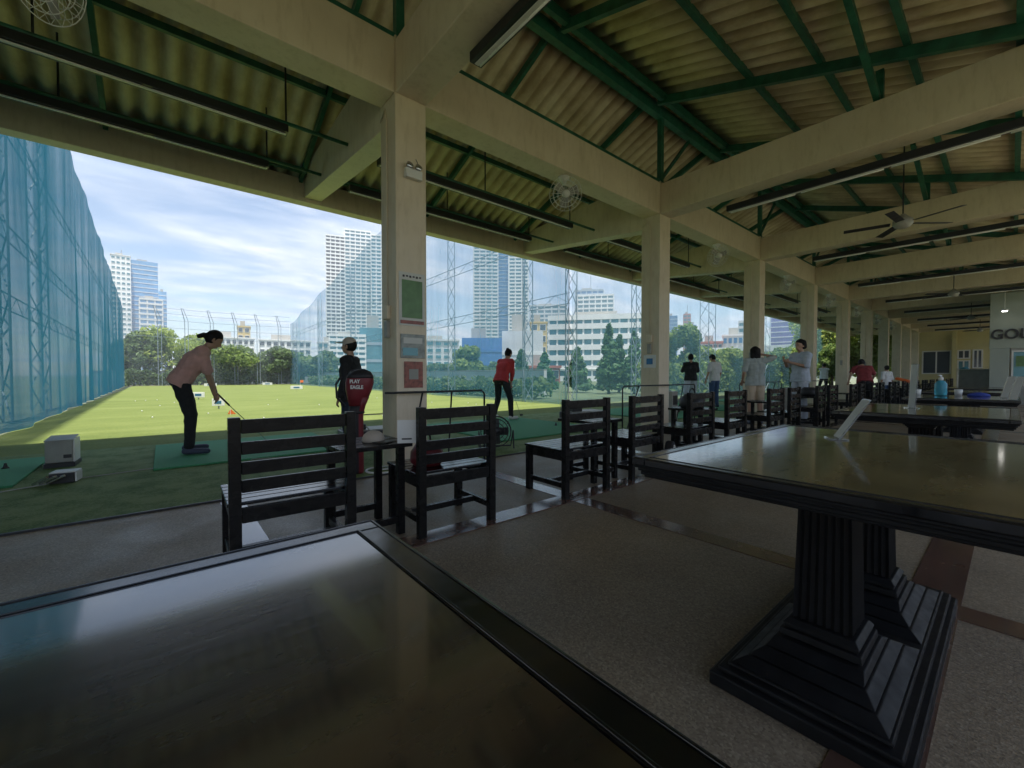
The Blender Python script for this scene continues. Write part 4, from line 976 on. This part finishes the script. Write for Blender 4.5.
def truss(p0, p1, label, hh=.35, step=.6, group=None):
    t = thing('net_truss', label, 'truss', p0, 0, group); d = Vector(p1)-Vector(p0); L = d.length; d.normalize()
    m = MB(); m.tube([(0,0,0), d*L], .016, 4); m.tube([(0,0,hh), d*L+Vector((0,0,hh))], .016, 4); m.build('chords', M['pole'], t)
    b = MB(); n = int(L/step)
    for k in range(n): b.tube([d*k*step+Vector((0,0,hh*(k%2))), d*(k+1)*step+Vector((0,0,hh*((k+1)%2)))], .009, 4, False)
    b.build('bracing', M['pole'], t)
for y, lab in ((12.1,'first steel lattice mast at the left edge behind the blue net'),(15.2,'second steel lattice mast from the left behind the blue net'),(20,'third steel lattice mast from the left behind the blue net, faint')):
    lattice((-2.75-.012*y,y,0), 9.6-.03*y, .42, lab, 'steel lattice masts of the left net', .026)
for z, lab in ((2.75,'lowest sloping steel truss line behind the left blue net'),(4.5,'middle steel truss line behind the left blue net'),(7.2,'upper steel truss line behind the left blue net')):
    truss((-2.85,8,z), (-3.5,57,z), lab, .4, .7, 'steel trusses of the left net')
for x, y, w_, lab in ((12.0,27.5,.42,'thin lattice mast right beside the poster column'),(12.0,19.6,.42,'second lattice mast right of the poster column'),(12.0,13.4,.45,'lattice mast left of the two close together right of the residential tower'),(12.0,10.9,.45,'lattice mast in front of the white office building, its left end'),
                    (17.0,11.3,.5,'lattice mast just left of the second column'),(24.3,11.4,.85,'wide lattice mast above the man in white t-shirt'),(33.5,11.6,.8,'lattice mast right of the third column'),(12.4,36,.42,'faint lattice mast behind the man with the cap'),(12.5,46,.42,'faint far lattice mast near the far corner'),(12.5,56.8,.5,'corner lattice mast at the far right corner of the grass')):
    lattice((x,y,0), 13.5-.13*max(0,y-11), w_, lab, 'steel lattice masts of the right net', .02)
for z, lab in ((3.9,'lower steel truss line of the right net'),(6.6,'upper steel truss line of the right net')):
    truss((12.1,11,z), (12.6,57,z*.9), lab, .4, .8, 'steel trusses of the right net')
for k, x in enumerate(np.arange(-.2, 12.5, 2.25)):
    t = thing('net_pole', f'{ordn[k]} bent topped net pole from the left across the far end', 'pole', (float(x),57.6,0), 0, 'bent topped net poles across the far end')
    MB().tube([(-.15,0,0),(-.15,0,7.0),(-.45,-.3,8.3)], .032, 6).tube([(.15,0,0),(.15,0,7.0),(-.3,-.3,8.3)], .026, 6).build('shaft', M['pole'], t)
wr = MB()
for z in (5.2,6.2,7.0,7.7,8.25): wr.tube([(-2.9,57.5,z),(4,57.5,z-.12),(12.2,57.5,z)], .022, 4)
tag(wr.build('net_wires', M['pole']), 'thin wires strung between the bent topped poles at the far end', 'wires')

# ------------------------------------------------------------------ trees
def tree(name, label, loc, h, rx, rz_, mat, n=3200, leaf=.16, trunk_h=.3, kind='round', seed=0, group=None):
    g = np.random.default_rng(seed+11); t = thing(name, label, 'tree', loc, g.uniform(0,6), group)
    th = h*trunk_h; m = MB(); r0 = max(.05, h*.022)
    m.tube([(0,0,0),(.03*h*.2,.02,th*.6),(.0,.0,th),(0,.02,h*.6)], [r0*1.2,r0,r0*.85,r0*.3], 8)
    cz = th+(h-th)*.5; hz = (h-th)*.55
    if kind == 'round':
        nb = 16; bl = []
        for k in range(nb):
            u = g.normal(size=3); u /= np.linalg.norm(u); rr = g.uniform(.45,.8)
            c_ = np.array([u[0]*rx*rr, u[1]*rx*rr, cz+u[2]*hz*rr]); bl.append((c_, g.uniform(.28,.46)*rx, g.uniform(.24,.38)*hz*1.1))
            if k < 9: m.tube([(0,0,th*g.uniform(.7,1.2)), tuple(c_*.5+np.array([0,0,th*.5])), tuple(c_)], [r0*.5,r0*.3,r0*.1], 5)
    else:
        bl = []
        nb = 22
        for k in range(nb):
            f = (k+.5)/nb; z = th+(h-th)*f; ra = rx*(1-f)**.75*(.9+.2*g.random())+.06
            a = g.uniform(0,6.28); bl.append((np.array([math.cos(a)*ra*.35, math.sin(a)*ra*.35, z]), ra*.85, (h-th)/nb*1.5))
    m.build('trunk', M['bark'], t, smooth=True)
    per = n//len(bl); cen = []; nor = []
    for c_, a, b_ in bl:
        u = g.normal(size=(per,3)); u /= np.linalg.norm(u,axis=1)[:,None]; q = g.random(per)**.33
        q = .55+.5*q*g.uniform(.8,1.15,per)
        p = c_+u*np.stack([a*q,a*q,b_*q],1); cen.append(p); nor.append(u+g.normal(size=(per,3))*.6)
    cen = np.concatenate(cen); nor = np.concatenate(nor); nor /= np.linalg.norm(nor,axis=1)[:,None]
    k = len(cen); a1 = np.cross(nor, g.normal(size=(k,3))); a1 /= np.linalg.norm(a1,axis=1)[:,None]; a2 = np.cross(nor,a1)
    s1 = (leaf*g.uniform(.6,1.5,k))[:,None]; s2 = s1*g.uniform(.45,.9,k)[:,None]
    v = np.stack([cen-a1*s1, cen-a2*s2*.9+a1*s1*.1, cen+a1*s1, cen+a2*s2], 1).reshape(-1,3)
    me = bpy.data.meshes.new('crown'); me.vertices.add(len(v)); me.vertices.foreach_set('co', v.ravel())
    me.loops.add(4*k); me.loops.foreach_set('vertex_index', np.arange(4*k)); me.polygons.add(k); me.polygons.foreach_set('loop_start', np.arange(0,4*k,4))
    me.update(); me.validate(); link('crown', me, M[mat], t)
    return t
# px, D, top py, half width px, material, kind, label
TR = [(146,47,331,17,'leafC','round','dark green tree against the left net beyond the far end'),(172,50,330,30,'leafB','round','broad bright green tree behind the back of the woman in pink'),(128,49,338,12,'leafC','round','small dark tree hard against the left net'),
 (238,50,343,26,'leafA','round','round bright tree just right of the head of the woman in pink'),(277,52,348,20,'leafC','round','dull green tree left of the far net corner'),(300,55,352,17,'leafA','round','yellowish green tree at the far net corner'),(206,56,345,16,'leafC','round','dark tree between the two bright round trees'),(325,54,350,17,'leafC','round','dark tree just behind the far net corner'),
 (470,42,343,17,'leafA','round','leafy green tree above the left shoulder of the woman in red'),(492,46,362,13,'leafC','round','low dark tree directly behind the woman in red'),(440,48,362,14,'leafC','round','low dark tree right of the poster column'),
 (521,30,351,8,'leafD','cone','slim cypress just right of the woman in red'),(545,29,354,9,'leafD','cone','slim cypress second from the left'),(577,27,349,11,'leafD','cone','broad cypress in the middle before the white office building'),(609,25,327,9,'leafD','cone','tallest cypress in front of the white office building'),(619,27,337,8,'leafD','cone','cypress close behind the tallest one'),(634,25,334,9,'leafD','cone','cypress partly behind the second column'),
 (682,27,325,17,'leafA','round','tall bright green tree right of the second column'),(700,31,346,18,'leafB','round','yellow green tree above the person in black t-shirt'),(730,29,347,19,'leafB','round','yellow green tree right of the man in white t-shirt'),(748,33,352,14,'leafA','round','green tree beside the third column'),(716,34,355,15,'leafC','round','dark green tree behind the man in white t-shirt'),
 (670,30,350,14,'leafB','round','light green bush like tree against the second column'),(779,33,345,16,'leafA','round','yellow green tree between the two standing women'),(795,32,352,12,'leafC','round','dark green tree behind the woman in pale grey trousers'),(765,31,356,13,'leafA','round','green tree low behind the woman with raised elbow'),
 (832,36,345,13,'leafA','round','green tree behind the distant golfer in white')]
for i, (px, D, ty, hw, mt, kd, lab) in enumerate(TR):
    h = hgt(ty, D); tree('cypress_tree' if kd == 'cone' else 'broadleaf_tree', lab, place(px, D, -.02), h, hw/FPX*D*(1.25 if kd == 'cone' else 1.12), 0, mt, 4200 if kd == 'round' else 2600, .13 if D < 40 else .19, .10 if kd == 'cone' else .22, kd, i, 'cypresses in front of the white office building' if kd == 'cone' else None)
EB = [(46.3,6.1,7.6,'leafB','bright yellow green tree at the end of the turf, nearest the pavilion'),(47.5,8.3,8.6,'leafB','bright yellow green tree at the end of the turf, second from the pavilion'),(46.8,10.6,8.2,'leafB','bright yellow green tree at the end of the turf, third from the pavilion'),(50,13.0,9.4,'leafB','taller yellow green tree at the end of the turf'),(49.5,6.6,9.2,'leafA','green tree rising behind the yellow green ones at the end of the turf')]
for i, (x, y, h, mt, lab) in enumerate(EB): tree('broadleaf_tree', lab, (x,y,-.02), h, 2.0, 0, 'leafE', 6000, .15, .05, 'round', 50+i)
# hedges: continuous clipped foliage masses
def hedge(label, p0, p1, wd, h, mat, n=7000, seed=3):
    g = np.random.default_rng(seed); p0, p1 = np.array(p0,float), np.array(p1,float); d = p1-p0; L = np.linalg.norm(d); d /= L; nn = np.array([-d[1],d[0]])
    u = g.random(n)*L; v_ = g.uniform(-1,1,n)*wd/2; top = h*(.85+.15*np.sin(u*1.7)+.08*np.sin(u*4.1)); z = top*g.random(n)**.6
    cen = np.stack([p0[0]+d[0]*u+nn[0]*v_, p0[1]+d[1]*u+nn[1]*v_, z],1); nor = g.normal(size=(n,3)); nor /= np.linalg.norm(nor,axis=1)[:,None]
    a1 = np.cross(nor,g.normal(size=(n,3))); a1 /= np.linalg.norm(a1,axis=1)[:,None]; a2 = np.cross(nor,a1); s = g.uniform(.08,.2,n)[:,None]
    v = np.stack([cen-a1*s,cen-a2*s*.7,cen+a1*s,cen+a2*s*.7],1).reshape(-1,3)
    me = bpy.data.meshes.new('hedge'); me.vertices.add(4*n); me.vertices.foreach_set('co', v.ravel()); me.loops.add(4*n); me.loops.foreach_set('vertex_index', np.arange(4*n)); me.polygons.add(n); me.polygons.foreach_set('loop_start', np.arange(0,4*n,4)); me.update(); me.validate()
    o = link('hedge', me, M[mat]); tag(o, label, 'hedge'); return o
hedge('dark hedge along the foot of the trees across the far end', (-3.0,59.0), (14,59.0), 1.6, 1.75, 'leafC', 9000, 1)
hedge('hedge along the foot of the right net below the cypresses', (13.6,14), (14.5,56), 1.4, 1.0, 'leafC', 9000, 2)
hedge('light green hedge behind the pale net right of the second column', (20,12.6), (46,13.2), 1.4, 1.9, 'leafA', 10000, 3)
t = thing('low_wall', 'low pale boundary wall behind the dark hedge and the cypresses', 'wall', (15.6,12,0)); MB().box(0,4,0,.2,60,1.35).build('wall_panel', M['cwall'], t); MB().box(-.03,4,1.352,.23,60,1.43).build('coping', M['grey'], t)
t = thing('low_wall', 'pale boundary wall seen between the trunks of the far trees', 'wall', (-6,62.6,0)); MB().box(0,0,0,45,.2,1.5).build('wall_panel', M['gwall'], t); MB().box(-.03,-.03,1.502,45,.23,1.6).build('coping', M['grey'], t)

# ------------------------------------------------------------------ buildings (real size, standing well beyond the range)
def bld(name, label, x0, x1, ty, D, deep, floors, bays, wall, glass, style='slab', rz=0, by=None, winfrac=.62, top=0):
    """x0..x1: width as seen; D: distance; floors x bays of openings"""
    c = place((x0+x1)/2, D); th_ = math.atan(((x0+x1)/2-512)/FPX); W = (x1-x0)/FPX*D*math.cos(th_); Hh = hgt(ty, D); rz = rz-th_
    t = thing(name, label, 'building', (c.x,c.y,0), -YAW+rz)
    fh = Hh/floors; bw = W/bays
    if style == 'slab':      # glazed core with floor slabs and piers standing proud
        MB().box(-W/2,0,0,W/2,deep,Hh).build('glazed_core', M[glass], t)
        s0 = MB().box(-W/2-.12,-.35,0,W/2+.12,deep+.12,fh*(1-winfrac)).build('floor_slab', M[wall], t); s0.location.z = fh*.0
        for k in range(1, min(floors+1, 99)):
            s = s0.copy(); C.objects.link(s); s.parent = t; s.location.z = fh*k-(0 if k < floors else fh*(1-winfrac)*.3)
        p0 = MB().box(-bw*.10,-.22,.01,bw*.10,deep*.2,Hh).build('pier', M[wall], t); p0.location.x = -W/2
        for k in range(1, bays+1):
            s = p0.copy(); C.objects.link(s); s.parent = t; s.location.x = -W/2+bw*k
    elif style == 'glass':
        MB().box(-W/2,0,0,W/2,deep,Hh).build('glazed_core', M[glass], t)
        s0 = MB().box(-W/2-.05,-.12,0,W/2+.05,deep+.05,fh*.16).build('floor_band', M[wall], t)
        for k in range(1, floors): s = s0.copy(); C.objects.link(s); s.parent = t; s.location.z = fh*k
    else:                    # wall with individual windows
        MB().box(-W/2,0,0,W/2,deep,Hh).build('wall', M[wall], t)
        f0 = MB().box(-bw*.36,-.10,fh*.30,bw*.36,-.001,fh*.30+fh*winfrac*.9).build('window', M['white'], t); f0.location = (-W/2+bw*.5,0,0)
        g0 = MB().box(-bw*.32,-.14,fh*.34,bw*.32,-.102,fh*.26+fh*winfrac*.9).build('pane', M[glass], f0)
        cnt = 0
        for k in range(floors):
            for j in range(bays):
                if k == 0 and j == 0: continue
                if cnt >= 95: break
                s = f0.copy(); C.objects.link(s); s.parent = t; s.location = (-W/2+bw*(j+.5),0,fh*k); g = g0.copy(); C.objects.link(g); g.parent = s; cnt += 1
        MB().box(-W/2-.2,-.25,Hh,W/2+.2,deep+.2,Hh+.35).build('parapet', M[wall], t)
    MB().box(-W*.28,deep*.3,Hh+.36,W*.1,deep*.7,Hh+fh*.8+.3).build('roof_plant', M['grey'], t)
    if top: MB().tube([(W*.05,deep*.4,Hh),(W*.05,deep*.4,Hh+top)], .25, 6).build('mast', M['pole'], t)
    return t, W, Hh, fh
# left group
bld('office_tower','pale concrete slab tower with one column of dark windows beside the left net',113,133,256,230,22,24,4,'wwall','winT','win', winfrac=.5, top=5)
bld('office_tower','blue glass office tower with stepped right shoulder, left part',133,160,262,240,25,26,4,'cwall','winS','glass')
bld('office_tower','lower blue glass shoulder block at the right of the stepped office tower',160,168,292,238,22,20,2,'cwall','winS','glass')
bld('office_tower','lowest pale banded block at the foot of the stepped office tower',141,164,300,225,14,15,3,'cwall','winS','slab')
bld('apartment_block','long low white apartment block with dark windows above the far trees',196,256,338,130,14,5,10,'wwall','winD','win')
bld('apartment_block','low white apartment block left of the far net corner',260,312,341,135,14,5,8,'wwall','winD','win')
bld('apartment_block','pale stair block rising above the low white apartments',238,251,327,150,10,7,2,'owall','winD','win')
bld('apartment_block','low white apartment block right of the far net corner',318,345,343,128,12,5,5,'wwall','winT','win')
bld('apartment_tower','tall white gridded apartment tower left of the poster column, left wing',327,346,237,260,24,38,4,'wwall','winD','slab', winfrac=.6)
bld('apartment_tower','tall white gridded apartment tower left of the poster column, higher middle wing',346,372,232,268,26,39,5,'wwall','winT','slab', winfrac=.6)
bld('apartment_tower','tall white gridded apartment tower wing partly behind the poster column',372,392,237,262,26,38,4,'wwall','winT','slab', winfrac=.6)
bld('podium_building','white building with long balcony bands right of the far net corner',330,366,336,110,16,8,5,'wwall','winT','slab', winfrac=.5)
bld('podium_building','blue grey block behind the man with the cap',360,392,328,115,16,3,3,'gwall','winT','glass')
# centre group
bld('apartment_block','white apartment block with dark windows right of the poster column',418,459,341,90,12,6,5,'cwall','winT','win')
bld('apartment_tower','tall residential tower with white balcony bands, left half',474,498,248,250,24,36,4,'cwall','winT','slab', winfrac=.55)
bld('apartment_tower','tall residential tower dark glazed central strip',498,508,246,253,24,36,2,'gwall','winB','glass')
bld('apartment_tower','tall residential tower with white balcony bands, right half',509,528,252,250,24,35,3,'wwall','winT','slab', winfrac=.55)
bld('blue_hall','cobalt blue clad hall behind the woman in red',462,502,338,105,20,3,4,'bwall','bwall','glass')
bld('shopping_hall','big plain white hall left of the white office building',502,543,331,112,25,2,2,'wwall','cwall','glass')
bld('tiered_tower','distant pale tower with tiered roof left of the crowned one',530,566,306,330,30,16,5,'cwall','winT','slab', top=12)
bld('crowned_tower','distant tower with crowned rooftop terraces above the white office building',577,613,296,330,30,18,6,'wwall','winT','slab', top=10)
t, W_, H_, f_ = bld('crown_terrace','wide rooftop terrace structure on the crowned tower',575,603,291,334,22,18,5,'gwall','winB','slab', top=14)
bld('ochre_block','small ochre block peeping above the plain white hall',530,547,323,125,12,5,2,'owall','winD','win')
t, W_, H_, f_ = bld('office_building','long white office building with rows of dark windows behind the cypresses',547,664,318,75,14,6,13,'wwall','winT','slab', winfrac=.5)
MB().box(-W_/2,-.5,f_*1.12,W_/2,-.15,f_*1.2).build('canopy_band', M['white'], t)
bld('red_roofed_shed','low red roofed shed right of the woman in red',524,560,368,60,8,1,4,'rwall','winD','win')
# right group
bld('office_tower','distant dark blue tower just right of the second column',664,677,316,300,20,16,2,'gwall','winB','glass')
bld('spired_tower','distant pinkish tower with a pointed top',683,690,315,320,12,16,2,'rwall','winT','slab', top=8)
bld('office_tower','distant blue grey tower beside the pinkish pointed one',689,696,325,310,12,14,2,'gwall','winB','glass')
bld('red_roofed_block','pale block with red roofs between the tree tops above the man in white t-shirt',699,722,343,95,12,4,5,'rwall','winD','win')
bld('glass_hall','pale hall with blue framed windows right of the wide lattice mast',722,748,336,100,15,4,5,'wwall','winB','win')
bld('tall_block','pale apartment slope of balconies left of the third column',738,760,322,150,18,9,4,'cwall','winT','slab')
bld('violet_tower','violet glass tower between the third and fourth columns',770,801,317,160,24,12,6,'cwall','pwall','glass')
bld('violet_tower','pale banded block beside the violet glass tower',798,830,322,170,24,12,5,'wwall','winT','slab')
t = thing('flyover', 'pale curved road flyover passing below the violet tower', 'flyover', (0,0,0))
fm = MB(); pp = [place(px, D) for px, D in ((690,92),(740,88),(790,80),(840,72))]
for a, b_ in zip(pp[:-1], pp[1:]): fm.bar((a.x,a.y,6.3),(b_.x,b_.y,6.3),5,1.1)
fm.build('deck', M['wwall'], t)
for p in pp: MB().tube([(p.x,p.y,0),(p.x,p.y,5.7)], .7, 10).build('pier', M['cwall'], t)

# ------------------------------------------------------------------ city air
hz = MB().box(-120,-60,-2,420,420,130).build('haze', None); tag(hz, kind='stuff')
hm_ = bpy.data.materials.new('city_haze'); hm_.use_nodes = True; hn = hm_.node_tree; hn.nodes.remove(hn.nodes['Principled BSDF'])
pv = N(hn, 'ShaderNodeVolumePrincipled'); pv.inputs['Color'].default_value = (.86,.92,1,1); pv.inputs['Density'].default_value = .0009; pv.inputs['Anisotropy'].default_value = .2
hn.links.new(pv.outputs[0], hn.nodes['Material Output'].inputs['Volume']); hz.data.materials.append(hm_)
